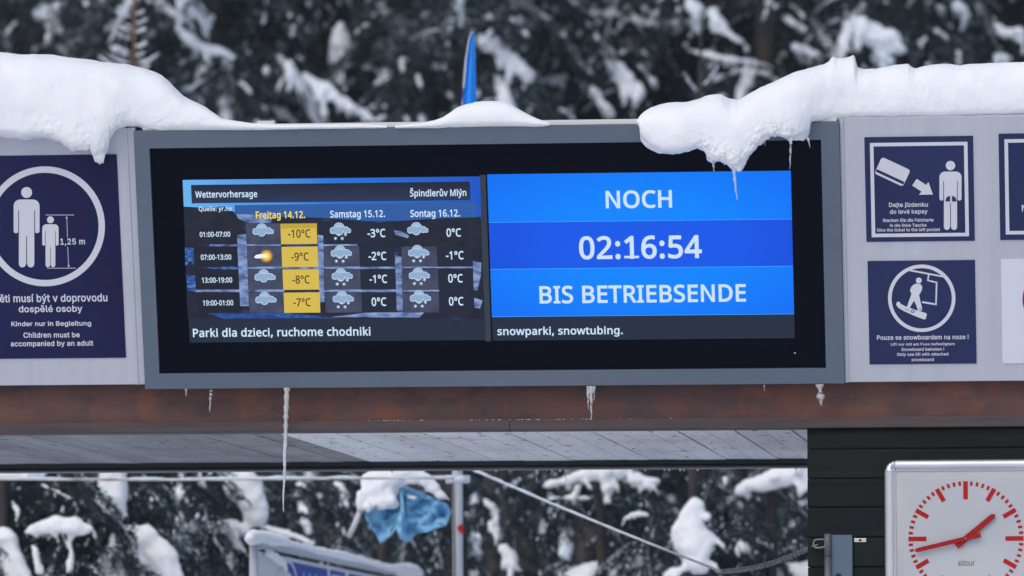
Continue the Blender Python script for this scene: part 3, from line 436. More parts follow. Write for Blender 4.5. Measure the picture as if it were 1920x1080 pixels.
# ------------------------------------------------------------------ ground and hillside
gx = np.linspace(-60, 60, 61); gy = np.concatenate([np.linspace(-80, 20, 26), np.linspace(23, 140, 50)])
def ground_z(x, y):
    t = max(0, y-24)
    return .085*t + (0 if y < 10 else .25*noise.noise(Vector((x*.15, y*.15, 0))))
gv = [(x, y, ground_z(x, y)) for y in gy for x in gx]; nx = len(gx)
gf = np.array([[j*nx+i, j*nx+i+1, (j+1)*nx+i+1, (j+1)*nx+i] for j in range(len(gy)-1) for i in range(nx-1)])
tag(link('ground', mesh_np('ground', gv, gf), M['snow_ground'], smooth=True), 'snow covered ground rising to the wooded hillside', None, kind='structure')

# ------------------------------------------------------------------ canopy: panels, rusty beam, soffit planks
XL, XR = uv(-420, 500)[0], uv(2400, 500)[0]
FL, FB, FR_, FT = 0.0, 0.0, 2.35, .8791        # outer edges of the display's frame in the leaning plane
PW = -.016                                     # panels lie a little behind the frame's face
canopy = empty('canopy', (1.175, 0, 0), 'long canopy edge with pale grey metal panels over a rusty beam and plank soffit', 'canopy')
pt_l, pb_l = uv(235, 240, PW)[1], uv(150, 722, PW)[1]
pt_r, pb_r = uv(1750, 218, PW)[1], uv(1750, 715.5, PW)[1]
def panel(x0, x1, v0, v1, lab):
    g = G(); g.box((x0, v0, PW-.035), (x1, v1, PW)); return tag(link('cladding_panel', g.mesh('cladding_panel', .002, 1), M['panel'], canopy, space=MB), lab)
xs1 = uv(-240, 500, PW)[0]; xs2 = uv(2080, 500, PW)[0]
panel(xs1+.003, FL+.004, pb_l, pt_l, 'panel left of the display, snow hanging over its top')
panel(XL, xs1-.003, pb_l, pt_l, 'panel at the far left')
panel(FR_-.004, xs2-.003, pb_r, pt_r, 'panel right of the display')
panel(xs2+.003, XR, pb_r, pt_r, 'panel at the far right')
yT0 = -.8791*math.sin(TILT); zT0 = ZB+.8791*math.cos(TILT); ztp = hitY(960, 716, .06)[2]+.09
sec = [(yT0+.075, zT0-.06), (.30, zT0-.06), (.30, ztp), (.075, ztp)]
g = G(); g.add([(X, y, z) for X in (XL, XR) for y, z in sec], [[0, 1, 2, 3], [7, 6, 5, 4]]+[[j, 4+j, 4+(j+1) % 4, (j+1) % 4] for j in range(4)]); link('backing_box', g.mesh('backing_box'), M['frame'], canopy)
# edge strips of the white panels (folded sheet metal), seen beside the display
g = G(); xa = uv(246, 480, PW)[0]; g.box((xa, pb_l, PW), (xa+.006, pt_l, PW+.003)); link('panel_fold', g.mesh('panel_fold', .001, 1), M['panel'], canopy, space=MB)
xa = uv(1587, 480, PW)[0]; g = G(); g.box((FR_+.001, pb_r, PW), (xa, pt_r, PW+.004)); link('panel_fold', g.mesh('panel_fold', .001, 1), M['panel'], canopy, space=MB)
# rusty I-beam
z_top = hitY(960, 716, .06)[2]; z_lip = hitY(960, 787, .03)[2]; z_bot = hitY(960, 806.5, .03)[2]
for i, (xa, xb) in enumerate(((XL, uv(955, 760)[0]-.0003), (uv(955, 760)[0]+.0003, XR))):
    g = G(); g.box((xa, .075, z_lip-.004), (xb, .10, z_top+.03)); link('beam_web', g.mesh('beam_web'), M['rust'], canopy)
    g = G(); g.box((xa, .028, z_bot), (xb, .16, z_lip)); link('beam_flange', g.mesh('beam_flange', .003, 2), M['flange'], canopy)
g = G(); g.box((XL, .04, z_top+.035), (XR, .16, z_top+.075)); link('beam_top_flange', g.mesh('beam_top_flange', .002, 1), M['flange'], canopy)
g = G(); rnd = random.Random(3)                # frost crumbs on the lip of the beam
for (xa, xb, n) in ((690, 768, 20), (780, 800, 5), (880, 945, 22), (955, 1010, 20), (1010, 1120, 30), (1150, 1200, 5), (1240, 1260, 3)):
    for k in range(n):
        p = hitY(rnd.uniform(xa, xb), 787, .045); r = rnd.uniform(.0007, .0019)
        for (sx, sy, sz) in (): pass
        g.add([(p[0]-r*2, .045-r, z_lip), (p[0]+r*2, .045-r, z_lip), (p[0]+r*2, .045+r, z_lip), (p[0]-r*2, .045+r, z_lip), (p[0], .045, z_lip+r*1.6)], [(0, 1, 4), (1, 2, 4), (2, 3, 4), (3, 0, 4)])
tag(link('frost', g.mesh('frost'), M['snow'], canopy), kind='stuff')
# soffit
ZS = z_bot + .004
Y1 = hitZ(960, 864.5, ZS)[1]                   # rear end of the soffit
rnd = random.Random(11)
pw = .0965*1.0; x = hitZ(1480, 804, ZS)[0]; xs_div = hitZ(497, 816, ZS)[0]
x -= math.ceil((x-XL)/pw)*pw; k = 0
cab_x = hitY(1514, 900, .05)[0]
while x < XR:
    white = x > xs_div-.03
    mm = M['plank_white'] if white else M['plank_grey']
    c = rnd.choice([0, 0, 1, 2]);
    gp = .0018 if white else .0012
    if not white and rnd.random() < .18: c = 1
    g = G(); dz = rnd.uniform(0, .002)
    g.box((x+gp, .165, ZS+dz), (x+pw-gp, Y1, ZS+.02+dz)); link('soffit_plank', g.mesh('soffit_plank', .0012, 1), mm[c], canopy)
    x += pw; k += 1
g = G(); g.box((XL, .162, ZS+.0225), (XR, Y1, ZS+.24)); link('roof_deck', g.mesh('roof_deck'), M['gap'], canopy)
zr0 = hitY(960, 880, Y1)[2]; zr1 = hitY(960, 874.5, Y1)[2]
g = G(); g.box((XL, Y1+.001, zr1+.002), (cab_x+.3, Y1+.08, ZS+.2)); link('rear_fascia', g.mesh('rear_fascia', .002, 1), M['dark_trim'], canopy)
g = G(); g.box((XL, Y1-.004, zr0+.009), (cab_x+.3, Y1+.08, zr1)); g.box((XL, Y1-.012, zr0), (cab_x+.3, Y1+.09, zr0+.007)); link('drip_edge', g.mesh('drip_edge', .001, 1), M['thin_trim'], canopy)
# ------------------------------------------------------------------ dark plank cabin under the canopy
cabin = empty('cabin', (cab_x+1.4, 1.1, 0), 'dark green plank cabin wall under the right end of the canopy', 'cabin')
ys = [800.5+.5, 842, 897, 951.5, 1008, 1063.5]
zz = [hitY(1600, y, .05)[2] for y in ys]; st = (zz[1]-zz[-1])/4
while zz[-1] > .05: zz.append(zz[-1]-st)
zz[0] = z_bot-.001
CX1 = XR-.2
for i in range(len(zz)-1):
    g = G(); a, b = max(zz[i+1], 0)+.0018, zz[i]
    # shiplap board: the upper edge slopes back into the joint
    sec = [(.052, a), (.049, a+.004), (.049, b-.008), (.054, b-.0005), (.075, b-.0005), (.075, a)]
    v = [(X, y, z) for X in (cab_x, CX1) for (y, z) in sec]; n = len(sec)
    g.add(v, [list(range(n)), [n+j for j in range(n)][::-1]]+[[j, n+j, n+(j+1) % n, (j+1) % n] for j in range(n)])
    link('wall_plank', g.mesh('wall_plank'), M['wall'][i % 3], cabin)
g = G(); g.box((cab_x+.01, .0752, 0), (CX1-.01, 2.0, z_bot-.01)); link('wall_core', g.mesh('wall_core'), M['gap'], cabin)
for i in range(0, len(zz)-1):
    g = G(); g.box((cab_x-.0, .077, max(zz[i+1], 0)+.0015), (cab_x+.009, 2.0, zz[i]-.0005)); link('side_plank', g.mesh('side_plank', .002, 1), M['wall'][(i+1) % 3], cabin)

# ------------------------------------------------------------------ display
def part(name, g, mats, parent, bevel=0, smooth=False, kind=None, label=None, seg=2, space=MB):
    o = link(name, g.mesh(name, bevel, seg), mats, parent, smooth, space)
    if kind: o['kind'] = kind
    if label: o['label'] = label
    return o
disp = empty('information_display', None, 'wide grey framed information screen showing weather forecast and blue countdown', 'display', mtx=MB.copy())
bx0, by0, bx1, by1 = .0514, .0519, 2.2892, .8201
D0 = -.07
g = G(); o4 = [(0, 0), (2.35, 0), (2.35, FT), (0, FT)]; i4 = [(bx0, by0), (bx1, by0), (bx1, by1), (bx0, by1)]
g.add([(*p, D0) for p in o4]+[(*p, 0) for p in o4]+[(*p, 0) for p in i4]+[(*p, D0) for p in i4],
      [[4+i, 4+(i+1) % 4, 8+(i+1) % 4, 8+i] for i in range(4)]+[[i, (i+1) % 4, 4+(i+1) % 4, 4+i] for i in range(4)]+[[8+i, 8+(i+1) % 4, 12+(i+1) % 4, 12+i] for i in range(4)]+[[12+i, 12+(i+1) % 4, (i+1) % 4, i] for i in range(4)])
part('frame', g, M['frame'], disp, bevel=.0015)
g = G(); g.box((bx0, by0, D0+.001), (bx1, by1, -.012)); part('bezel_glass', g, M['bezel'], disp)
# cap flashing along the top
cp = uv(1110, 226, -.01)[1]
g = G(); g.box((.03, FT+.0008, -.032), (2.342, cp, -.008)); part('cap_flashing', g, M['cap'], disp, bevel=.001)
g = G(); a = uv(480, 229, -.02); b = uv(514, 237, -.02); g.box((a[0], b[1], -.06), (b[0]-.001, a[1]-.002, -.02)); part('cap_clip', g, M['cap'], disp, bevel=.002)
W0 = -.0112                                    # the lit picture lies just above the black glass; deeper layers print on top
STEP = .0004
def R2(g, x0, y0, x1, y1, w, mi=0, conv=None):
    f = conv or (lambda x, y: (x, y))
    a = f(x0, y0); b = f(x1, y1); r = rectuv(a[0], a[1], b[0], b[1], w); g.poly([(r[0], r[1]), (r[2], r[1]), (r[2], r[3]), (r[0], r[3])], w, mi)
Z3 = lambda x, y: (320+x/3, 300+y/3)
Z4 = lambda x, y: (890+x/2.7, 300+y/2.7)
def P2(pts, w, conv): return [tuple(uv(*conv(x, y), w)[:2]) for x, y in pts]
def T2(par, m, s, x0, y0, x1, y1, w, conv, face='sign'):
    a = conv(x0, y0); b = conv(x1, y1); r = rectuv(a[0], a[1], b[0], b[1], w)
    v, f = text_geo(s, r[0], r[1], r[2], r[3], w, face); g = G(); g.add(v, f); return part('lettering', g, m, par)
    a = conv(x0, y0); b = conv(x1, y1); r = rectuv(a[0], a[1], b[0], b[1], w)
    v, f = text_geo(s, r[0], r[1], r[2], r[3], w, bold); g.add(v, f, mi)
# left screen: a picture of a valley under blue sky with a forecast table
u0, v0, u1, v1 = rectuv(349, 334, 905, 640, W0)
uL = uv(349, 480)[0]; uD = uv(905.5, 480)[0]
g = G(); g.box((u0, v0, -.0118), (u1, v1, W0)); scrL = part('screen_panel', g, E_['ticker'], disp, label='left screen with the weather forecast')
sky_m = em_grad('screen_sky', lin(105, 180, 240), lin(24, 84, 196), 0, u0, u1, lin(40, 115, 215))
g = G(); w = W0+STEP; vs = uv(620, 388, w)[1]; g.poly([(u0, vs-.03), (u1, vs-.05), (u1, v1), (u0, v1)], w); part('picture_sky', g, sky_m, scrL)
land = em_noise('screen_land', [lin(26, 31, 50), lin(34, 40, 60), lin(52, 76, 130), lin(112, 134, 180)], (9, 30, 1), 10, [.42, .55, .66, .78])
w += STEP; g = G(); pts = [(72, 262), (180, 268), (300, 262), (370, 300), (470, 300), (640, 320), (850, 322), (1100, 342), (1300, 340), (1500, 325), (1742, 318), (1762, 893), (95, 893)]
g.poly(P2(pts, w, Z3), w); part('picture_hills', g, land, scrL)
w += STEP; g = G(); R2(g, 360, 246, 1722, 300, w, 0, Z3); g.poly(P2([(372, 300), (1722, 298), (1722, 322), (1500, 328), (1300, 342), (1100, 344), (850, 325), (600, 318), (480, 304)], w, Z3), w); part('header_row', g, E_['row'], scrL)
w += STEP; g = G()
g.poly(P2([(80, 300), (240, 275), (330, 300), (400, 345), (420, 470), (85, 478)], w, Z3), w)
g.poly(P2([(860, 350), (1100, 352), (1300, 350), (1500, 335), (1745, 325), (1750, 470), (1520, 560), (1300, 480), (860, 470)], w, Z3), w)
g.poly(P2([(560, 330), (640, 335), (760, 335), (850, 335), (850, 470), (720, 470), (620, 420)], w, Z3), w)
g.poly(P2([(845, 818), (1480, 812), (1760, 700), (1762, 893), (1420, 885), (1400, 850), (1180, 852), (900, 890), (860, 860)], w, Z3), w)
g.poly(P2([(90, 560), (130, 600), (400, 600), (380, 640), (140, 680), (95, 640)], w, Z3), w)
g.poly(P2([(95, 740), (140, 770), (150, 893), (100, 893)], w, Z3), w)
part('picture_forest', g, em_noise('screen_forest', [lin(26, 29, 42), lin(38, 42, 58)], (20, 40, 1)), scrL)
w += STEP; g = G()                             # snowy slopes and streaks showing between the cells
g.poly(P2([(370, 305), (520, 308), (575, 330), (560, 354), (440, 354), (380, 330)], w, Z3), w, 0)
g.poly(P2([(373, 424), (425, 415), (440, 822), (390, 822)], w, Z3), w, 0)
g.poly(P2([(826, 420), (858, 424), (866, 800), (838, 800)], w, Z3), w, 0)
g.poly(P2([(1262, 532), (1298, 545), (1306, 850), (1272, 845)], w, Z3), w, 0)
for (y0, y1, xa, xb) in ((474, 485, 220, 620), (474, 484, 860, 1050), (600, 613, 395, 1262), (600, 609, 1300, 1700), (729, 743, 140, 640), (729, 742, 860, 1270), (731, 741, 1306, 1510)):
    g.poly(P2([(xa, y0), (xb, y0-1), (xb, y1-1), (xa, y1)], w, Z3), w, 0)
g.poly(P2([(80, 492), (130, 495), (132, 590), (110, 565), (82, 600)], w, Z3), w, 1)
g.poly(P2([(90, 655), (140, 650), (143, 742), (95, 735)], w, Z3), w, 1)
g.poly(P2([(1700, 570), (1748, 578), (1745, 650), (1725, 735), (1705, 730)], w, Z3), w, 0)
g.poly(P2([(1706, 775), (1755, 790), (1740, 835), (1710, 830)], w, Z3), w, 0)
g.poly(P2([(1255, 395), (1300, 402), (1340, 425), (1335, 440), (1265, 420)], w, Z3), w, 0)
g.poly(P2([(180, 605), (400, 598), (410, 612), (330, 620)], w, Z3), w, 1)
g.poly(P2([(210, 862), (640, 858), (840, 878), (850, 890), (300, 892)], w, Z3), w, 2)
g.poly(P2([(900, 884), (1100, 858), (1430, 852), (1400, 886)], w, Z3), w, 0)
g.poly(P2([(560, 872), (700, 868), (840, 880), (700, 888)], w, Z3), w, 1)
part('picture_snow', g, [em_noise('screen_snow', [lin(48, 66, 112), lin(112, 134, 182), lin(150, 172, 214)], (22, 50, 1)), E_['bit'], em_noise('screen_blue', [lin(26, 44, 92), lin(48, 96, 184)], (20, 60, 1))], scrL)
w += STEP
rows = [(357, 472), (487, 600), (615, 729), (745, 858)]
off = [0, 6, 12, 18]
CELL = [E_['dark'], em_noise('screen_cells', [lin(52, 60, 86), lin(74, 80, 104)], (25, 25, 1)), E_['cell2']]
for (a, b), o in zip(rows, off):
    for (xa, xb, mi_, ok) in ((127+o, 372+o, 0, o), (424+o, 617+o, 1, 1), (858+o*.7, 1056+o, 1 if o else 2, 1), (1057+o, 1252+o, 2, 1), (1296+o*.5, 1492+o, 1, o), (1493+o, 1690+o, 2, o)):
        if ok: g = G(); R2(g, xa, a, xb, b, w, 0, Z3); part('table_cell', g, CELL[mi_], scrL)
w += STEP
for (a, b), o in zip(rows, off): g = G(); R2(g, 619+o, a, 823+o*.95, b+1, w, 0, Z3); (R2(g, 619, 357, 823, 384, w+STEP*.5, 1, Z3) if not o else None); part('yellow_cell', g, [E_['yellow'], E_['yellow_dim']], scrL)
g = G(); R2(g, 116, 131, 1685, 235, w, 0, Z3); part('title_bar', g, em_grad('screen_title', lin(40, 52, 84), lin(29, 32, 48), 1, uv(600, 378)[1], uv(600, 342)[1]), scrL)
# clouds, flakes, sun
def cloud(g, cx, cy, s, w):
    cs = [(-42, 6, 17), (-8, -8, 29), (30, 2, 17), (48, 7, 11), (-8, 10, 22)]
    def env(gr):
        top, bot = [], []
        for i in range(61):
            x = -59-gr+(118+2*gr)*i/60; t, b = [], []
            for (a, y, r) in cs:
                r += gr; d = r*r-(x-a)**2
                if d >= 0: t.append(y-math.sqrt(d)); b.append(y+math.sqrt(d))
            if t: top.append((cx+x*s, cy+min(t)*s)); bot.append((cx+x*s, cy+max(b)*s))
        return top+bot[::-1]
    g.poly(P2(env(2.2), w, Z3), w, 0); g.poly(P2(env(-1.2), w+STEP*.6, Z3), w+STEP*.6, 1)
    hi = [(cx+(-8+22*math.cos(t))*s, cy+(-12+17*math.sin(t))*s) for t in np.linspace(math.pi, 2*math.pi, 16)]
    g.poly(P2(hi, w+STEP*1.2, Z3), w+STEP*1.2, 2)
def flake(g, cx, cy, r, w):
    for k in range(3):
        a = math.pi/2+k*math.pi/3; dx, dy = math.cos(a)*r, math.sin(a)*r; n = (-math.sin(a)*1.5, math.cos(a)*1.5); ww = w+k*STEP*.4
        g.poly(P2([(cx-dx-n[0], cy-dy-n[1]), (cx+dx-n[0], cy+dy-n[1]), (cx+dx+n[0], cy+dy+n[1]), (cx-dx+n[0], cy-dy+n[1])], ww, Z3), ww, 3)
w += STEP*2; g = G(); IC = [E_['cloud_hi'], E_['cloud'], em('screen_cloud_mid', lin(168, 195, 222)), E_['flake'], E_['sun'], E_['sun_in'], em('screen_white', lin(235, 242, 250))]
cl = [(520, 396, 0), (531, 654, 0), (536, 781, 0), (1390, 389, 0), (955, 391, 1), (960, 519, 1), (965, 648, 1), (971, 776, 1), (1395, 517, 1), (1399, 645, 1), (1405, 772, 1)]
for (cx, cy, sn) in cl:
    g = G(); cloud(g, cx, cy, 1.0, w)
    if sn:
        for (dx, dy) in ((-8, 28), (28, 28), (-28, 50), (10, 50)): flake(g, cx+dx, cy+dy, 9.5, w)
    part('snow_cloud_icon' if sn else 'cloud_icon', g, IC, scrL)
g = G(); sp = [(538+math.cos(t)*(41 if i % 2 == 0 else 23), 540+math.sin(t)*(41 if i % 2 == 0 else 23)) for i, t in enumerate(np.linspace(0, 2*math.pi, 32, endpoint=False))]
g.poly(P2(sp, w, Z3), w, 4); g.poly(P2(circ(538, 540, 17), w+STEP, Z3), w+STEP, 5)
g.poly(P2([(470, 545), (480, 534), (500, 530), (530, 528), (545, 535), (545, 546), (520, 551), (490, 554), (474, 552)], w+STEP*1.6, Z3), w+STEP*1.6, 6)
part('sun_icon', g, IC, scrL)
TX = [E_['text'], E_['yellow_text'], E_['brown']]
for s, x0, y0, x1, y1, b, mi in (('Wettervorhersage', 138, 172, 487, 222, .03, 0), ('Špindlerův Mlýn', 1346, 155, 1663, 216, .03, 0), ('Quelle: yr.no', 158, 260, 344, 295, .03, 0),
    ('Freitag 14.12.', 479, 287, 756, 341, .03, 1), ('Samstag 15.12.', 897, 283, 1206, 335, .03, 0), ('Sontag 16.12.', 1348, 279, 1627, 332, .03, 0),
    ('01:00-07:00', 163, 403, 335, 433, .035, 0), ('07:00-13:00', 169, 531, 341, 562, .035, 0), ('13:00-19:00', 175, 660, 346, 691, .035, 0), ('19:00-01:00', 181, 788, 352, 819, .035, 0),
    ('-10°C', 660, 390, 786, 438, .008, 2), ('-9°C', 679, 520, 777, 567, .008, 2), ('-8°C', 685, 649, 782, 696, .008, 2), ('-7°C', 690, 777, 788, 824, .008, 2),
    ('-3°C', 1107, 387, 1208, 435, .025, 0), ('-2°C', 1113, 516, 1213, 564, .025, 0), ('-1°C', 1118, 645, 1218, 693, .025, 0), ('0°C', 1130, 773, 1213, 822, .025, 0),
    ('0°C', 1551, 384, 1633, 432, .025, 0), ('-1°C', 1548, 512, 1648, 560, .025, 0), ('0°C', 1561, 641, 1643, 690, .025, 0), ('0°C', 1565, 770, 1647, 819, .025, 0),
    ('Parki dla dzieci, ruchome chodniki', 125, 942, 1124, 1000, .035, 0)):
    T2(scrL, TX[mi], s, x0, y0, x1, y1, w, Z3, 'screen_thin' if mi == 2 else 'screen')
# divider between the two screens
g = G(); r = rectuv(905, 328, 916, 640, W0); g.box((r[0], r[1], -.0119), (r[2], r[3], -.0085)); part('screen_divider', g, mat('divider', (.03, .04, .055), .4), disp, bevel=.0012)
# right screen
r = rectuv(918.5, 325, 1486.5, 636.5, W0)
g = G(); g.box((r[0], r[1], -.0118), (r[2], r[3], W0)); scrR = part('screen_panel', g, E_['ticker'], disp, label='right screen counting down on blue')
t1, t2, t3, t4 = uv(1200, 324.5)[1], uv(1202, 415)[1], uv(1204, 503)[1], uv(1206, 592.5)[1]
def blue(name, c_in, c_out):
    m = em(name, c_in); n = m.node_tree; L = n.links; p = n.nodes['Principled BSDF']
    tc = n.nodes.new('ShaderNodeTexCoord'); mp = n.nodes.new('ShaderNodeMapping')
    cx, cy = (r[0]+r[2])/2, (t1+t4)/2; mp.inputs['Location'].default_value = (-cx/((r[2]-r[0])/2), -cy/((t1-t4)/2), 0); mp.inputs['Scale'].default_value = (2/(r[2]-r[0]), 2/(t1-t4), 0)
    ln = n.nodes.new('ShaderNodeVectorMath'); ln.operation = 'LENGTH'; cr = n.nodes.new('ShaderNodeValToRGB')
    cr.color_ramp.elements[0].position = .45; cr.color_ramp.elements[0].color = c_in; cr.color_ramp.elements[1].position = 1.0; cr.color_ramp.elements[1].color = c_out
    mr = n.nodes.new('ShaderNodeMath'); mr.operation = 'MULTIPLY'; mr.inputs[1].default_value = .75
    L.new(tc.outputs['Object'], mp.inputs[0]); L.new(mp.outputs[0], ln.inputs[0]); L.new(ln.outputs['Value'], mr.inputs[0]); L.new(mr.outputs[0], cr.inputs[0]); L.new(cr.outputs[0], p.inputs['Emission Color'])
    return m
w = W0+STEP; g = G(); bl = blue('screen_bright_blue', lin(0, 132, 255), lin(0, 112, 245)); db = blue('screen_deep_blue', lin(14, 88, 232), lin(10, 74, 214))
g.poly([(r[0], t2), (r[2], t2), (r[2], t1), (r[0], t1)], w, 0); g.poly([(r[0], t3), (r[2], t3), (r[2], t2), (r[0], t2)], w, 1); g.poly([(r[0], t4), (r[2], t4), (r[2], t3), (r[0], t3)], w, 0)
for t in (t2, t3, t4): g.poly([(r[0], t-.0010), (r[2], t-.0010), (r[2], t+.0008), (r[0], t+.0008)], w+STEP, 2)
part('blue_bands', g, [bl, db, em('screen_line_blue', lin(70, 160, 255))], scrR)
w += 2*STEP
for q in (('NOCH', 663, 153, 999, 244), ('02:16:54', 528, 382, 1150, 502), ('BIS BETRIEBSENDE', 328, 632, 1373, 723), ('snowparki, snowtubing.', 115, 842, 750, 897)): T2(scrR, E_['text_big'], *q, w, Z4, 'screen')
for q in ((757, 485, 832, 497),): g = G(); R2(g, *q, w+STEP*.5, 0, Z4); part('letter_foot', g, E_['text_big'], scrR)
g = G(); g.poly(P2(circ(1621, 977, 4, n=12), -.0115, Z4), -.0115); part('status_light', g, em('led', lin(190, 195, 205)), disp)

# ------------------------------------------------------------------ printed signs on the panels
SW = PW+.003
def sign(name, x0, y0, x1, y1, m, label, grp='printed signs on the pale panels'):
    a = rectuv(x0, y0, x1, y1, SW); c = ((a[0]+a[2])/2, a[1])
    t = empty(name, None, label, 'sign', grp, mtx=MB @ Matrix.Translation((c[0], c[1], SW)))
    g = G(); g.box((a[0], a[1], PW+.0003), (a[2], a[3], SW)); part('sign_plate', g, m, t, bevel=.0007, seg=1); return t, a
def ring(g, cx, cy, ro, ri, w, conv, n=72, mi=0, a0=0, a1=2*math.pi):
    for i in range(n):
        t0, t1_ = a0+(a1-a0)*i/n, a0+(a1-a0)*(i+1)/n
        g.poly(P2([(cx+ri*math.cos(t0), cy+ri*math.sin(t0)), (cx+ro*math.cos(t0), cy+ro*math.sin(t0)), (cx+ro*math.cos(t1_), cy+ro*math.sin(t1_)), (cx+ri*math.cos(t1_), cy+ri*math.sin(t1_))], w, conv), w, mi)
def bar(g, x0, y0, x1, y1, t, w, conv, mi=0):
    d = math.hypot(x1-x0, y1-y0); nx_, ny_ = -(y1-y0)/d*t/2, (x1-x0)/d*t/2
    g.poly(P2([(x0+nx_, y0+ny_), (x1+nx_, y1+ny_), (x1-nx_, y1-ny_), (x0-nx_, y0-ny_)], w, conv), w, mi)
def figure(g, cx, top, H, wd, w, conv):
    """standing figure: head, rounded shoulders with arms, two legs; mi 0 white, 1 navy"""
    hr = .068*H; g.poly(P2(circ(cx, top+hr, hr), w, conv), w, 0)
    sh = top+.155*H; ar = .19*wd; W2_ = wd/2; arm_b = top+.575*H; rs = .25*wd
    p = []
    for i in range(7): t = math.pi+math.pi/2*i/6; p.append((cx-W2_+rs+rs*math.cos(t), sh+rs+rs*math.sin(t)))
    for i in range(7): t = -math.pi/2+math.pi/2*i/6; p.append((cx+W2_-rs+rs*math.cos(t), sh+rs+rs*math.sin(t)))
    q = ar/2
    for i in range(7): t = math.pi*i/6; p.append((cx+W2_-q+q*math.cos(t), arm_b-q+q*math.sin(t)))
    bw = W2_-ar-.012*wd                       # half width of the trunk
    p.append((cx+bw, arm_b-q)); lb = top+H; lq = bw*.46
    for i in range(7): t = math.pi*i/6; p.append((cx+bw-lq+lq*math.cos(t), lb-lq+lq*math.sin(t)))
    for i in range(7): t = math.pi*i/6; p.append((cx-bw+lq+lq*math.cos(t), lb-lq+lq*math.sin(t)))
    p.append((cx-bw, arm_b-q))
    for i in range(7): t = math.pi*i/6; p.append((cx-W2_+q+q*math.cos(t), arm_b-q+q*math.sin(t)))
    g.poly(P2(p, w, conv), w, 0); w2 = w+STEP
    for s in (-1, 1): bar(g, cx+s*(bw+.012*wd), top+.29*H, cx+s*(bw+.012*wd), arm_b, .028*wd, w2, conv, 1)
    bar(g, cx, top+.61*H, cx, lb+.01*H, .03*wd, w2, conv, 1)
Z2 = lambda x, y: (x/2.3478, 280+y/2.3478)
t, a = sign('child_sign', -42, 291, 227.5, 672, M['navy_left'], 'large navy sign with adult and child figures in a white ring, left of the screen')
w = SW+STEP; g = G(); ring(g, 198, 339, 264, 236, w, Z2)
figure(g, 112+5, 166, 354, 114, w, Z2); figure(g, 222, 295, 224, 72, w, Z2)
for s in ((200, 289, 326, 289, 2.5), (208, 523, 334, 523, 2.5), (294, 300, 297, 388, 2.2), (298, 430, 302, 516, 2.2)): bar(g, *s, w, Z2)
g.poly(P2([(293, 294), (298, 304), (288, 304)], w+STEP, Z2), w+STEP); g.poly(P2([(302, 520), (297, 510), (307, 510)], w+STEP, Z2), w+STEP)
part('pictogram', g, [M['print_white'], M['navy_left']], t)
for s, x0, y0, x1, y1, b in (('1,25 m', 265, 392, 374, 425, .02), ('Děti musí být v doprovodu', -29, 636, 473, 681, .025), ('dospělé osoby', 82, 686, 363, 724, .025),
    ('Kinder nur in Begleitung', 50, 756, 401, 783, .022), ('Children must be', 103, 805, 351, 829, .022), ('accompanied by an adult', 47, 842, 411, 872, .022)):
    T2(t, M['print_white'], s, x0, y0, x1, y1, w, Z2)
Z6 = lambda x, y: (1560+x/3.858, 200+y/3.858)
t, a = sign('ticket_sign', 1622.5, 256, 1826, 452.5, M['navy'], 'navy sign with white border showing a ticket card, an arrow and a figure')
w = SW+STEP; g = G()
def border(g, q, th, w, conv):
    (ax, ay), (bx, by), (cx, cy), (dx, dy) = q
    o = P2(q, w, conv); c = np.mean(o, axis=0); k = []
    x0 = (o[0][0]+o[3][0])/2; x1 = (o[1][0]+o[2][0])/2; y1 = (o[0][1]+o[1][1])/2; y0 = (o[2][1]+o[3][1])/2
    for b in ((x0, y0, x1, y0+th), (x0, y1-th, x1, y1), (x0, y0+th, x0+th, y1-th), (x1-th, y0+th, x1, y1-th)):
        g.poly([(b[0], b[1]), (b[2], b[1]), (b[2], b[3]), (b[0], b[3])], w, 0)
border(g, [(274, 268), (980, 248), (991, 934), (287, 948)], .0118, w, Z6)
part('border', g, M['print_white'], t); g = G()
c0 = np.array([437., 471.]); ax = np.array([math.cos(math.radians(25)), math.sin(math.radians(25))]); ay = np.array([-ax[1], ax[0]])
card = [tuple(c0+ax*px_*1.0+ay*py_*1.0) for px_, py_ in rrect(-114, -66, 114, 66, 20)]
g.poly(P2(card, w, Z6), w, 0); st_ = [tuple(c0+ax*px_+ay*py_) for px_, py_ in ((-111, 30), (111, 30), (111, 50), (-111, 50))]
g.poly(P2(st_, w+STEP, Z6), w+STEP, 1)
g.poly(P2([(612, 522), (682, 566), (697, 544), (730, 636), (629, 637), (647, 614), (580, 570)], w, Z6), w, 0)
figure(g, 857, 392, 500, 160, w, Z6)
for s in (-1, 1):                              # the pockets: quarter discs
    q = [(861+s*7, 686), (861+s*7, 647)]+[(861+s*(12+28*math.sin(tt)), 686-39*math.cos(tt)) for tt in np.linspace(.1, math.pi/2, 8)]
    g.poly(P2(q, w+2*STEP, Z6), w+2*STEP, 1)
part('pictogram', g, [M['print_white'], M['navy']], t)
g = G()
for s, x0, y0, x1, y1, b in (('Dejte jízdenku', 412, 692, 694, 733, .025), ('do levé kapsy', 418, 742, 691, 782, .025), ('Stecken Sie die Fahrkarte', 367, 808, 734, 833, .022),
    ('in die linke Tasche', 419, 846, 683, 869, .022), ('Give the ticket to the left pocket', 325, 878, 781, 908, .022)): T2(t, M['print_white'], s, x0, y0, x1, y1, w, Z6)
Z7 = lambda x, y: (1560+x/3.858, 460+y/3.858)
t, a = sign('snowboard_sign', 1628.5, 488.5, 1829.5, 682.5, M['navy'], 'navy sign with a snowboarder riding a lift inside a white ring')
w = SW+STEP; g = G(); ring(g, 649, 383, 244, 218, w, Z7)
bar(g, 560, 180, 810, 227, 12, w+STEP, Z7)
for s in ((700, 210, 692, 258, 11), (688, 252, 762, 270, 11), (757, 262, 752, 432, 11), (652, 410, 758, 428, 13)): bar(g, *s, w+2*STEP, Z7); 
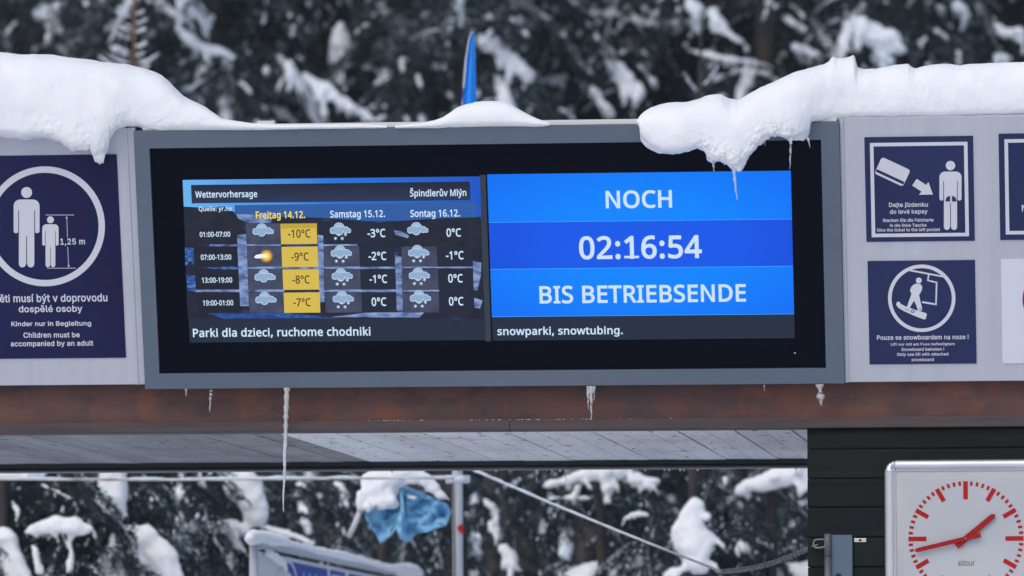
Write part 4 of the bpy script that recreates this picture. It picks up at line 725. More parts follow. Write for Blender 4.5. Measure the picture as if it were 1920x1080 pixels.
g.poly(P2(circ(628, 254, 21), w, Z7), w, 0)
body = [(590, 284), (612, 276), (640, 280), (653, 300), (650, 325), (630, 360), (636, 390), (650, 450), (652, 466), (640, 476), (622, 472), (612, 440), (594, 400), (578, 425), (560, 460), (540, 452), (552, 415), (575, 352), (564, 326), (574, 300)]
g.poly(P2(body, w, Z7), w, 0)
board = [(470, 410), (485, 406), (500, 425), (540, 445), (600, 466), (680, 490), (686, 500), (678, 532), (668, 537), (600, 512), (520, 476), (480, 452), (464, 430)]
g.poly(P2(board, w+STEP, Z7), w+STEP, 0)
g.poly(P2(circ(584, 478, 15, 10, n=20), w+2*STEP, Z7), w+2*STEP, 1); g.poly(P2(circ(584, 478, 9, 5, n=16), w+3*STEP, Z7), w+3*STEP, 0)
bar(g, 526, 460, 560, 472, 3, w+2*STEP, Z7, 1); bar(g, 632, 458, 646, 462, 6, w+2*STEP, Z7, 1)
part('pictogram', g, [M['print_white'], M['navy']], t)
g = G()
for s, x0, y0, x1, y1, b in (('Pouze se snowboardem na noze !', 325, 648, 988, 682, .025), ('Lift nur mit am Fuss befestigtem', 425, 704, 887, 729, .022),
    ('Snowboard betreten !', 502, 740, 811, 763, .022), ('Only use lift with attached', 470, 776, 841, 804, .022), ('snowboard', 575, 815, 736, 838, .022)): T2(t, M['print_white'], s, x0, y0, x1, y1, w, Z7)
t, a = sign('bordered_sign', 1873.8, 249.5, 2077, 449, M['navy'], 'navy sign with white border cut off by the right edge of the picture')
w = SW+STEP; g = G(); border(g, [(1248, 240), (1955, 222), (1966, 912), (1256, 930)], .0118, w, Z6); part('border', g, M['print_white'], t)
T2(t, M['print_white'], 'N', 1373, 710, 1412, 757, w, Z6)
t, a = sign('prohibition_sign', 1878, 485, 2080, 681, M['plate_white'], 'white sign with a red ring, lowest at the right edge of the picture')
w = SW+STEP; g = G(); ring(g, 1600, 390, 222, 196, w, Z7); bar(g, 1460, 240, 1740, 540, 24, w+STEP, Z7); part('red_ring', g, M['red'], t)

# ------------------------------------------------------------------ clock on the cabin wall
WY = .048
def wp(px, py, d=0): p = hitY(px, py, WY-d); return np.array([p[0], p[2]])
cc = wp(1811, 1010, .05); sc = (wp(1911, 1010, .05)[0]-wp(1711, 1010, .05)[0])/200        # metres per pixel
MC = Matrix([[1, 0, 0, cc[0]], [0, 0, -1, WY], [0, 1, 0, cc[1]], [0, 0, 0, 1]])               # local x right, y up, z towards the viewer
hw = 152.5*sc; hh = 149*sc
clk = empty('wall_clock', None, 'square white wall clock with red hands and red minute marks on the dark cabin', 'clock', mtx=MC.copy())
fw = 21.5*sc; cr_ = 21*sc
def prof_rail(a, b, inn, g):
    """rounded aluminium rail between points a,b (outer edge), inn = inward unit vector"""
    a, b, inn = map(lambda q: np.array(q, float), (a, b, inn)); sec = []
    for i in range(9):
        t = math.pi*.5*i/8; sec.append((fw*.55*(1-math.cos(t)), .038+.016*math.sin(t)))
    sec += [(fw*.72, .0535), (fw*.78, .0505), (fw, .049), (fw, .002), (0, .002)]
    n = len(sec); v = []
    for e in (a, b): v += [(*(e+inn*s[0]), s[1]) for s in sec]
    g.add(v, [list(range(n)), [n+i for i in range(n)][::-1]]+[[i, n+i, n+(i+1) % n, (i+1) % n] for i in range(n)])
for a, b, inn in (((-hw+cr_, hh), (hw-cr_, hh), (0, -1)), ((-hw+cr_, -hh), (hw-cr_, -hh), (0, 1)), ((-hw, -hh+cr_), (-hw, hh-cr_), (1, 0)), ((hw, -hh+cr_), (hw, hh-cr_), (-1, 0))):
    g = G(); prof_rail(a, b, inn, g); part('frame_rail', g, M['alu'], clk, space=MC)
for sx in (-1, 1):
    for sy in (-1, 1):
        g = G(); ccx, ccy = sx*(hw-cr_), sy*(hh-cr_); v = []; n1, n2 = 10, 8
        for i in range(n1+1):
            for j in range(n2+1):
                A_ = math.pi/2*i/n1; rr = cr_*(1-.55*(1-math.cos(math.pi/2*j/n2))) if j else cr_
                z = .038+.016*math.sin(math.pi/2*j/n2)+(.0012 if i % 2 else 0)
                v.append((ccx+sx*rr*math.cos(A_), ccy+sy*rr*math.sin(A_), z))
        f = [[i*(n2+1)+j, (i+1)*(n2+1)+j, (i+1)*(n2+1)+j+1, i*(n2+1)+j+1] for i in range(n1) for j in range(n2)]
        base = len(v); v += [(ccx+sx*cr_*math.cos(math.pi/2*i/n1), ccy+sy*cr_*math.sin(math.pi/2*i/n1), .002) for i in range(n1+1)]+[(ccx, ccy, .054)]
        f += [[i*(n2+1), base+i, base+i+1, (i+1)*(n2+1)] for i in range(n1)]+[[base+n1+1, i*(n2+1)+n2, (i+1)*(n2+1)+n2] for i in range(n1)]
        g.add(v, f); part('corner_cap', g, M['chrome'], clk, space=MC)
g = G(); g.box((-hw+fw*.9, -hh+fw*.9, .002), (hw-fw*.9, hh-fw*.9, .046)); part('edge_panel', g, M['clock_edge'], clk, space=MC)
g = G(); e = fw+13*sc; g.box((-hw+e, -hh+e, .044), (hw-e, hh-e, .0475)); part('clock_face', g, M['clock_face'], clk, bevel=.0008, space=MC)
FZ = .0479
for k in range(60):
    a = math.radians(90-6*k); R1 = 108*sc; g = G()
    if k % 15 == 0: L_, th = 34*sc, 8.6*sc
    elif k % 5 == 0: L_, th = 26.5*sc, 8.4*sc
    else: L_, th = 8*sc, 4.8*sc
    ro = R1; c_, s_ = math.cos(a), math.sin(a)
    q = [(c_*r_-s_*t_, s_*r_+c_*t_) for r_, t_ in ((ro, th/2), (ro-L_, th/2), (ro-L_, -th/2), (ro, -th/2))]
    g.prism(q[::-1], FZ-.0003, FZ+.0006); part('hour_mark' if k % 5 == 0 else 'minute_mark', g, M['red'], clk, space=MC)
def hand(name, tip, tail, wt, wm, z):
    tip = np.array([(tip[0]-1811)*sc, -(tip[1]-1010)*sc]); L_ = np.linalg.norm(tip); d = tip/L_; n = np.array([-d[1], d[0]])
    q = [(-tail, -wt), (-tail, wt), (L_-wm*1.1, wm), (L_, wm*.25), (L_, -wm*.25), (L_-wm*1.1, -wm)]
    g = G(); g.prism([tuple(d*a_+n*b_) for a_, b_ in q][::-1], z, z+.003); part(name, g, M['hand_red'], clk, bevel=.0006, seg=1, space=MC)
hand('minute_hand', (1715, 1032.5), 29*sc, 4.2*sc, 4.0*sc, .0605)
hand('hour_hand', (1866, 965), 23*sc, 5.6*sc, 5.0*sc, .0555)
g = G(); g.prism(circ(0, 0, 3*sc, n=16), FZ, .0555); g.prism(circ(0, 0, 1.1*sc, n=12), .0636, .0645); part('spindle', g, M['chrome'], clk, space=MC)
g = G(); v, f = text_geo('sitour', (1796-1811)*sc, -(1061-1010)*sc, (1827.5-1811)*sc, -(1049.5-1010)*sc, FZ+.0004, 'thin'); g.add(v, f); part('lettering', g, M['ink'], clk, space=MC)

# ------------------------------------------------------------------ steel bracket, small clip, chain and wire
def wx(px, py, d): p = hitY(px, py, WY-d); return p
brk = empty('hinge_bracket', wx(1572, 1075, 0), 'blue grey steel hinge plate bolted to the cabin wall below the clock', 'bracket')
a = wx(1557, 1003, .012); b = wx(1598, 1003, .012); zb_ = a[2]-.42
g = G(); g.box((a[0], WY-.012, zb_), (b[0], WY, a[2])); link('plate', g.mesh('plate', .0015), M['steel_blue'], brk)
c = wx(1552, 1001, .02); r_ = 7.2*sc
for (z1, z0) in ((c[2], c[2]-42*sc), (c[2]-42.8*sc, c[2]-.28), (c[2]-.281, zb_)):
    g = G(); g.tube([(c[0], WY-.014, z1), (c[0], WY-.014, z0)], r_, 20); link('hinge_barrel', g.mesh('hinge_barrel', 0), M['steel_grey'], brk, True)
p = wx(1572, 1081, .012); g = G(); g.tube([(p[0], WY-.0122, p[2]), (p[0], WY-.0135, p[2])], 6*sc, 20); link('bolt_hole', g.mesh('bolt_hole'), M['black'], brk)
p = wx(1613, 1013, 0); g = G(); s11 = 11.5*sc; g.box((p[0]-s11, WY-.005, p[2]-3.6*sc), (p[0]+s11, WY, p[2]+3.6*sc))
t = empty('metal_clip', p, 'tiny bright metal clip with a black hole beside the hinge plate', 'clip')
link('clip_body', g.mesh('clip_body', .0008), M['chrome'], t); g = G(); g.tube([(p[0], WY-.0051, p[2]), (p[0], WY-.0062, p[2])], 2.6*sc, 14); link('screw_hole', g.mesh('screw_hole'), M['black'], t)
PY = 6.2
J = hitY(1352, 1072, 2.2); A0 = hitY(858, 869, PY); E1 = hitY(1500, 1033, .2); E0 = hitY(1530, 1022, -.02)
wire = empty('barrier_wire', J, 'frosted wire sloping down from the white flag pole towards the cabin', 'wire')
pts = [A0+(J-A0)*t_+np.array([0, 0, -.008*math.sin(math.pi*t_)]) for t_ in np.linspace(0, 1, 60)]
g = G(); g.tube(pts, .0036, 8); link('cable', g.mesh('cable'), M['rope'], wire, True)
rr = np.array([.0052*max(0, 1-1.3*t_)*(1+.5*math.sin(t_*170+math.sin(t_*71)*2)) for t_ in np.linspace(0, 1, 60)])+.0022
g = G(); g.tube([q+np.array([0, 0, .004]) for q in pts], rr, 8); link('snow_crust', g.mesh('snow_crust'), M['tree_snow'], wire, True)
chn = empty('chain', E0, 'grey steel chain linking the sagging wire to the hinge plate on the cabin', 'chain')
def link_mesh(p, d, L_, w_, r_, roll):
    d = d/np.linalg.norm(d); a = np.cross(d, [0, 0, 1.0]); a /= np.linalg.norm(a); b = np.cross(a, d); a, b = a*math.cos(roll)+b*math.sin(roll), -a*math.sin(roll)+b*math.cos(roll)
    n, k = 20, 7; v = []; C_ = []
    for i in range(n):
        t_ = 2*math.pi*i/n; C_.append(p+d*((L_/2-w_/2)*(1 if math.cos(t_) > 0 else -1)+w_/2*math.cos(t_))+a*w_/2*math.sin(t_))
    for i in range(n):
        T = C_[(i+1) % n]-C_[i-1]; T /= np.linalg.norm(T); e = np.cross(T, b)
        for j in range(k): s_ = 2*math.pi*j/k; v.append(C_[i]+r_*(e*math.cos(s_)+b*math.sin(s_)))
    return v, [[i*k+j, i*k+(j+1) % k, ((i+1) % n)*k+(j+1) % k, ((i+1) % n)*k+j] for i in range(n) for j in range(k)]
d0 = hitY(1548, 1018, -.0); pth = [d0, hitY(1527, 1023, .0)]
v, f = link_mesh((hitY(1537, 1019, -.005)), hitY(1546, 1018, -.005)-hitY(1527, 1020, -.005), 22*sc, 16*sc, 1.7*sc, .0)
# make the shackle's plane face the viewer
v, f = link_mesh(hitY(1537, 1019, -.005), np.array([1.0, 0, .05]), 24*sc, 16*sc, 1.8*sc, math.pi/2); g = G(); g.add(v, f); link('shackle', g.mesh('shackle'), M['chain'], chn, True)
P0, P1 = hitY(1530, 1022, .0), J; dd = P1-P0; Lc = np.linalg.norm(dd); n = 56
for i in range(n):
    t_ = (i+.5)/n; q = P0+dd*t_+np.array([0, 0, -.02*math.sin(math.pi*t_)])
    v, f = link_mesh(q, dd+np.array([0, 0, .02*math.cos(math.pi*t_)]), Lc/n*1.40, .015, .0024, (i % 2)*math.pi/2+.35); g = G(); g.add(v, f); link('chain_link', g.mesh('chain_link'), M['chain'], chn, True)

# ------------------------------------------------------------------ snow on the canopy and the display
def smooth(pts, x, w): return sum(interp(pts, x+d*w/6)*(1-abs(d)/7) for d in range(-6, 7))/sum(1-abs(d)/7 for d in range(-6, 7))
def interp(pts, x): return float(np.interp(x, [p[0] for p in pts], [p[1] for p in pts]))
def snow_loft(name, top, bot, front, af, back, x0, x1, stp, label, crust=None, tb=None, seed=0, amp=.004):
    """a bank of snow: for every column the outline gives crest and foot; the section is a rounded curl over the edge.
    front(x): Y of the foremost bulge; tb: height under which the back part does not go"""
    cols = []; K = 72; xs = np.arange(x0, x1+.01, stp)
    for x in xs:
        yt, yb = interp(top, x), interp(bot, x); yf = smooth(front, x, 40); ys_ = smooth(bot, x, 45); yt_ = smooth(top, x, 30)
        h = max(min(ys_-yt_, (yb-yt)*1.3)*.00177, .0015); a = min(interp(af, x), .75*h+.01); yc = yf+a; yb_ = yf+min(.045, a*.55)
        Tp = hitY(x, yt, yc); Bp = hitY(x, yb, yb_); Fx = hitY(x, (yt+yb)/2, yf)[0]
        zt, zb = Tp[2], Bp[2]
        if zt-zb < .001: zt = zb+.001
        zs = hitY(x, ys_, yf)[2]; zm = min(max(zb+.15*(zt-zb), zs+.42*(zt-zs)), zb+.75*(zt-zb)); yk = yf+min(interp(back, x), a+2.2*h+.02); zk = max(zb, min(tb, zt-.001)) if tb else zb
        sec = []; n1 = 13
        ex = .84
        zsm = min(zs, zm-.004); re = min(.022, .45*(zt-zb))
        for i in range(30):                    # foot to the bulge: the face follows the smoothed outline, only the rim follows the real one
            t_ = i/30; z_ = zb+(zm-zb)*(t_**1.25); uu = min(1, max(0, (zm-z_)/(zm-zsm))); y_ = yf+(yb_-yf)*.8*(1-math.sqrt(max(0, 1-uu**2.3)))*(1 if uu < 1 else 1)
            k_ = min((z_-zb)/re, 1); y_ += re*(1-math.sqrt(1-(1-k_)**2)); sec.append((y_, z_))
        for i in range(n1+4):                  # bulge to the crest
            t_ = math.pi/2*i/(n1+4); sec.append((yf+(yc-yf)*(1-math.cos(t_)**ex), zm+(zt-zm)*math.sin(t_)**ex))
        for i in range(n1):                    # crest to the back
            t_ = math.pi/2*i/n1; sec.append((yc+(yk-yc)*math.sin(t_), zk+(zt-zk)*math.cos(t_)))
        rest = K-len(sec)
        for i in range(rest): t_ = i/rest; sec.append((yk+(yb_-yk)*t_, zk+(zb-zk)*t_**3))
        sl = (Tp[0]-Bp[0])/max(yc-yb_, 1e-6)
        cols.append([(Bp[0]+(y-yb_)*sl, y, z) for y, z in sec])
    cols = np.array(cols); n = len(cols); c = cols.mean(axis=1)
    v = []
    for i in range(n):
        for j in range(K):
            p = cols[i, j]; d = p-c[i]; L_ = np.linalg.norm(d)+1e-6; hgt = cols[i, :, 2].max()-cols[i, :, 2].min()
            k = min(1, hgt/.08); q = amp*k*fbm(p+seed, 6, 3)*2+.0012*k*fbm(p+seed, 45, 3)
            if crust:
                cw = interp(crust, xs[i])*max(0, 1-(p[2]-cols[i, :, 2].min())/max(hgt*.4, .03)); q += cw*(.0035*fbm(p, 38, 4)+.0035*fbm(p, 95, 4))
            v.append(p+d/L_*q)
    f = [[i*K+j, i*K+(j+1) % K, (i+1)*K+(j+1) % K, (i+1)*K+j] for i in range(n-1) for j in range(K)]
    f += [list(range(K))[::-1], [(n-1)*K+j for j in range(K)]]
    me = bpy.data.meshes.new(name); me.from_pydata([tuple(p) for p in v], [], f)
    bm = bmesh.new(); bm.from_mesh(me); bmesh.ops.triangulate(bm, faces=[q for q in bm.faces if len(q.verts) > 4]); bmesh.ops.recalc_face_normals(bm, faces=bm.faces); bm.to_mesh(me); bm.free()
    o = link(name, me, M['snow'], None, True); recenter(o); return tag(o, label, 'snow', 'snow lying on the canopy edge')
yT = -.8791*math.sin(TILT)                     # Y of the display's top front edge
zT = ZB+.8791*math.cos(TILT)
topL = [(-420, 108), (-200, 96), (0, 101), (105, 106), (167, 113), (236, 123), (272, 130), (290, 136), (303, 143), (316, 155), (328, 167), (344, 181), (362, 190), (386, 201), (400, 211), (415, 222), (428, 225), (444, 227), (472, 231), (500, 232.5), (530, 233.5), (600, 233), (640, 233), (680, 232), (720, 235.5), (727, 236)]
botL = [(-420, 262), (-100, 255), (0, 254.5), (30, 257), (50, 259), (70, 256), (94, 258), (112, 266), (122, 274), (133, 284), (147, 281), (158, 283), (168, 281), (173, 292), (178, 303), (186, 308), (194, 306), (197, 292), (203, 285), (207, 270), (206, 262), (213, 250), (222, 241), (238, 238.5), (262, 241), (275, 246), (300, 247.5), (333, 246), (411, 246), (467, 244.5), (520, 243), (620, 242), (700, 241), (727, 240)]
fr = [(-420, yT-.075), (150, yT-.07), (215, yT-.05), (240, yT-.02), (300, yT-.03), (420, yT-.015), (727, yT-.008)]
snow_loft('snow_bank', topL, botL, fr, [(0, .20), (300, .16), (400, .06), (727, .02)], [(0, .55), (300, .4), (420, .2), (727, .12)], -400, 726, 2.0, 'thick rounded snow bank over the left panel tapering onto the screen top',
          crust=[(0, .4), (150, 1.2), (205, 1.5), (240, .7), (420, .3), (700, 0)], tb=zT-.02, seed=1)
topM = [(740, 236), (790, 231), (815, 226), (831, 220), (845, 211), (859, 201.5), (874, 195), (890, 191.5), (905, 190), (921, 190), (946, 192.5), (958, 197), (968, 203), (990, 215), (1008, 223), (1024, 228.5), (1032, 233)]
botM = [(740, 240.5), (800, 240), (860, 241), (900, 241.5), (960, 241), (1000, 240), (1020, 237), (1032, 235)]
snow_loft('snow_bank', topM, botM, [(740, yT-.012), (900, yT-.02), (1032, yT-.01)], [(740, .03), (900, .10), (1032, .03)], [(740, .15), (900, .28), (1032, .15)], 741, 1031, 2.0, 'small dome of snow on the middle of the screen top below the blue flag',
          crust=[(740, 0), (1032, .2)], tb=zT-.005, seed=5, amp=.002)
topR = [(1193, 228), (1197, 221), (1202, 214), (1210, 207), (1221, 200), (1235, 195.5), (1249, 193), (1270, 191.5), (1290, 190), (1312, 184), (1322, 179.5), (1331, 177), (1342, 176), (1353, 177.5), (1362, 183), (1369, 187), (1385, 189), (1393, 185), (1400, 180), (1412, 172), (1426, 163), (1457, 149), (1495, 134), (1526, 126), (1545, 121), (1555, 116), (1560, 109), (1564, 108.5), (1570, 111.5), (1586, 111), (1593, 109.5), (1599, 107), (1603, 109), (1605, 118), (1608, 129), (1620, 133), (1642, 131), (1660, 127), (1671, 124), (1690, 120.5), (1703, 119), (1709, 124), (1716, 127), (1730, 122), (1747, 119), (1786, 120.5), (1800, 122), (1839, 117), (1880, 116), (1920, 114), (2000, 112), (2300, 116)]
botR = [(1193, 229), (1197, 233), (1200, 242), (1199, 255), (1201, 264), (1208, 272), (1215, 278), (1226, 284), (1237, 288), (1262, 289), (1276, 286), (1290, 284), (1306, 279), (1316, 282), (1323, 288), (1326, 299), (1340, 302), (1356, 301), (1366, 307), (1373, 314), (1380, 318), (1385, 321), (1391, 316), (1397, 308), (1404, 294), (1413, 282), (1422, 272), (1432, 265), (1444, 257), (1457, 254), (1468, 257), (1479, 263), (1492, 262), (1507, 263), (1514, 258), (1518, 250), (1520, 232), (1524, 228), (1560, 227), (1574, 224), (1700, 221.5), (1920, 217), (2300, 210)]
snow_loft('snow_bank', topR, botR, [(1193, yT-.06), (1240, yT-.09), (1400, yT-.09), (1500, yT-.065), (1519, yT-.05), (1530, yT-.018), (1571, yT-.016), (1577, yT-.004), (1900, yT-.004)], [(1193, .07), (1260, .12), (1500, .16), (1700, .10), (2300, .10)], [(1193, .22), (1400, .35), (1600, .5), (2300, .6)], 1194, 2300, 1.6, 'big snow overhang curling down over the right end of the screen frame',
          crust=[(1193, .3), (1290, .6), (1330, 1.8), (1400, 2.0), (1510, 1.4), (1525, .3), (1900, .2)], tb=zT-.02, seed=9)

# ------------------------------------------------------------------ icicles
def icicle(px, y0, y1, wpx, Y, label, seed, bend=0, lump=0):
    a = hitY(px, y0, Y); b = hitY(px+bend, y1, Y); n = max(10, int((y1-y0)/2.5)); rd = random.Random(seed); P, R_ = [], []
    k = wpx/2*(Y-CAM[1])/FPX
    for i in range(n+1):
        t_ = i/n; p = a+(b-a)*t_; p = p+np.array([.0012*math.sin(t_*19+seed)*t_, .0012*math.cos(t_*15+seed)*t_, 0])
        r_ = k*((1-t_)**.8*.85+.12)*(1+.16*math.sin(t_*n*.9+seed)+.14*rd.uniform(-1, 1)); 
        if lump: r_ *= 1+1.5*math.exp(-((t_-.62)/.12)**2)-.45*math.exp(-((t_-.3)/.09)**2)
        if i == n: r_ *= .3
        P.append(p); R_.append(r_)
    v, f = sweep(np.array(P), R_, 10); g = G(); g.add(v, f); o = link('icicle', g.mesh('icicle'), M['ice'], None, True); recenter(o)
    return tag(o, label, 'icicle', 'icicles')
yF = -.01
icicle(538, 727, 960, 11, yF, 'very long icicle hanging from the screen frame past the soffit planks', 1, bend=-7)
icicle(396, 729, 773, 7, yF, 'short thin icicle under the left part of the screen frame', 2, bend=-3)
icicle(349, 729, 744, 6, yF, 'stubby drop of ice nearest the left end of the frame underside', 3)
icicle(1102, 724, 768, 6, yF, 'left icicle of the close trio under the middle of the frame', 4, bend=1)
icicle(1108, 724, 788, 8, yF, 'longest icicle of the close trio under the middle of the frame', 5, bend=1)
icicle(1114, 724, 752, 5, yF, 'shortest, right icicle of the close trio under the middle of the frame', 6)
icicle(1433, 722, 735, 3, yF, 'tiny needle of ice alone under the right half of the frame', 7)
icicle(1537, 721, 761, 15, yF, 'lumpy curled piece of ice under the right end of the frame', 8, bend=3, lump=1)
yS = yT-.05
icicle(1337, 298, 324, 6, yS, 'short icicle at the left of the ragged snow tip over the screen', 9, bend=2)
icicle(1375, 308, 376, 8, yS, 'crooked icicle dripping from the lowest snow tip over the blue screen', 10, bend=7)
icicle(1483, 258, 318, 6, yS, 'slim icicle hanging from the snow near the right end of the black bezel', 11, bend=-2)
icicle(1515, 258, 278, 5, yS, 'short bent icicle at the right end of the snow overhang', 12, bend=4)
icicle(1358, 299, 311, 5, yS, 'tiny icicle between the two larger ones under the ragged snow', 15)
icicle(1434, 258, 275, 4, yS, 'tiny icicle right of the ragged snow tip', 16)
icicle(1006, 878, 905, 4, Y1, 'left one of two thin icicles on the rear roof edge above the sloping wire', 13, bend=-1)
icicle(1061, 878, 909, 3, Y1, 'right one of two thin icicles on the rear roof edge above the sloping wire', 14)
for k, px in enumerate((735, 1035, 1050, 1210, 1246, 1254, 1275, 1282, 1308, 1493, 930, 860)):
    p = hitY(px, 882, Y1+.02); g = G(); r_ = .0045; g.tube([(p[0], p[1], zr0+.001), (p[0], p[1], zr0-.004), (p[0], p[1], zr0-.010)], [r_*.7, r_, r_*.3], 8)
    o = link('water_drop', g.mesh('water_drop'), M['ice'], None, True); recenter(o); tag(o, 'small frozen drop clinging to the rear roof edge', 'drop', 'frozen drops along the rear roof edge')

# ------------------------------------------------------------------ feather flag, rope, parasol cloth, banner behind the canopy
flg = empty('feather_flag', hitY(858, 1000, PY)*np.array([1, 1, 0]), 'white flag pole with a narrow bright blue sail showing above the screen', 'flag')
pl = [hitY(x, y, PY) for x, y in ((858.5, 1080), (857.5, 880), (860, 560), (863.5, 300), (866, 205), (869.5, 160), (874, 110), (879.5, 75), (884.5, 60), (889, 62))]
pl[0] = pl[1]+(pl[0]-pl[1])*((pl[1][2])/(pl[1][2]-pl[0][2]))
g = G(); rr = [.023, .023, .0225, .012, .006, .005, .0045, .004, .0035, .003]; g.tube(pl, rr, 14); link('pole', g.mesh('pole'), M['pole_white'], flg, True)
sl = [(863, 300, 895), (863.5, 240, 894), (864.5, 205, 893), (866.5, 180, 892.5), (869.5, 150, 891.5), (872.5, 120, 891), (876.5, 90, 890.5), (881, 70, 890), (885, 62, 889)]
v = []; nn = 7
for (a_, y, b_) in sl:
    for j in range(nn): p = hitY(a_+(b_-a_)*j/(nn-1), y, PY); v.append(p+np.array([0, .02*math.sin(j*1.3), 0]))
v += [q+np.array([0, .003, 0]) for q in v]; n_ = len(sl)*nn
f = [[i*nn+j, i*nn+j+1, (i+1)*nn+j+1, (i+1)*nn+j] for i in range(len(sl)-1) for j in range(nn-1)]; f += [[n_+q for q in ff][::-1] for ff in f]
g = G(); g.add(v, f); link('sail', g.mesh('sail'), M['flag_blue'], flg, True)
g = G(); p = hitY(863, 992, PY-.03); k_ = .0023
g.prism([(-6*k_, 4*k_), (4*k_, 11*k_), (7*k_, -12*k_), (-3*k_, -4*k_)], 0, .004)
link('red_tag', g.mesh('red_tag'), M['red'], flg, space=Matrix.Translation(Vector(p)) @ Matrix.Rotation(math.pi/2, 4, 'X'))
g = G(); g.tube([hitY(849.5, 905, PY-.03), hitY(851, 1000, PY-.03), hitY(853, 1150, PY-.03)], .0038, 8); link('halyard', g.mesh('halyard'), M['cord'], flg, True)
for yy in (899, 921): g = G(); p = hitY(858, yy, PY); g.tube([p+np.array([-.05, -.01, 0]), p+np.array([.055, -.01, .0])], [.02, .018], 10); link('snow_knot', g.mesh('snow_knot'), M['tree_snow'], flg, True) if yy == 899 else None
rp = empty('rope', hitY(400, 898, PY-.1), 'taut snow crusted rope running level to the white flag pole', 'rope')
pts = [hitY(x, 898+.0*x+1.5*math.sin(x/170), PY-.1) for x in np.linspace(-300, 852, 120)]
g = G(); g.tube(pts, .0055, 8); link('cord', g.mesh('cord'), M['rope'], rp, True)
rr = [max(.0016, .0075*(fbm((x*.01, 3, 1), 1.6, 3)+.55)) for x in np.linspace(-300, 852, 120)]
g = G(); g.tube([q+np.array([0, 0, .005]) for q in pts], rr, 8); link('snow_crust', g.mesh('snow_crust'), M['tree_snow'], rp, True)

def lump(path, Y, seed=0, k=14, sub=8, flat=1.0, nz=.22):
    """snow lump swept along pixel path [(x,y,width)] at distance Y"""
    P = []; R_ = []; path = [tuple(q) for q in path]
    for i in range(len(path)-1):
        for s_ in range(sub): t_ = s_/sub; q = [path[i][j]*(1-t_)+path[i+1][j]*t_ for j in range(3)]; P.append(q)
    P.append(path[-1]); n = len(P)
    Q = np.array([hitY(q[0], q[1], Y) for q in P]); sc_ = (Y-CAM[1])/FPX; W_ = np.array([q[2]/2*sc_ for q in P])
    e = np.linspace(0, 1, n); W_ = W_*np.clip(np.minimum(np.sqrt(np.clip(e/.10, 0, 1)), np.sqrt(np.clip((1-e)/.10, 0, 1))), .12, 1)
    K_ = np.array([1, 2, 3, 2, 1.])/9; 
    if n > 8:
        Qs = Q.copy()
        for c_ in range(3): Qs[2:-2, c_] = np.convolve(Q[:, c_], K_, 'valid')
        Q = Qs
    v, f = sweep(Q, W_, k, True, flat, up=(0, 1, 0)); v = np.array(v); c_ = np.repeat(Q, k, axis=0)
    for i in range(len(c_)):
        d = v[i]-c_[i]; r_ = np.linalg.norm(d)+1e-6; v[i] += d/r_*r_*(nz*1.6*fbm(v[i]+seed, .9/(W_.max()+.01), 4))
    return list(v), f
def clump(path, Y, seed, side=1.0, **kw):
    """a loaded bough: the main lump plus side lobes hanging off it"""
    V, F = lump(path, Y, seed=seed, **kw); V = list(V); F = list(F); rd = random.Random(int(seed*97)+5); n = len(path)
    L_ = sum(math.hypot(path[i+1][0]-path[i][0], path[i+1][1]-path[i][1]) for i in range(n-1)); cnt = int(3+L_/16)
    for k in range(cnt):
        i = rd.randrange(n-1); t = rd.random(); x, y, w_ = [path[i][j]*(1-t)+path[i+1][j]*t for j in range(3)]
        dx, dy = path[i+1][0]-path[i][0], path[i+1][1]-path[i][1]; q = math.hypot(dx, dy)+1e-6; dx /= q; dy /= q
        sg = rd.choice((-1, 1)); ex, ey = -dy*sg*.7+dx*.5, dx*sg*.7+dy*.5+.55; l_ = w_*rd.uniform(.6, 1.25)*side; ww = w_*rd.uniform(.3, .6)
        v, f = lump([(x, y, ww), (x+ex*l_*.5, y+ey*l_*.5, ww*.9), (x+ex*l_, y+ey*l_, ww*.45)], Y+rd.uniform(-.12, .12), seed=seed+k, k=9, sub=4, nz=.3)
        m_ = len(V); V += list(v); F += [[p+m_ for p in ff] for ff in f]
    return V, F
def melt(o, vox, rough):
    """fuse overlapping lumps into one crusty surface"""
    r = o.modifiers.new('fuse', 'REMESH'); r.mode = 'VOXEL'; r.voxel_size = vox; r.use_smooth_shade = True
    q = o.modifiers.new('soften', 'SMOOTH'); q.iterations = 3; q.factor = .5
    tx = bpy.data.textures.new('crust', 'CLOUDS'); tx.noise_scale = vox*5; tx.noise_depth = 3
    d = o.modifiers.new('crust', 'DISPLACE'); d.texture = tx; d.strength = rough; d.mid_level = .55; d.texture_coords = 'GLOBAL'
    return o
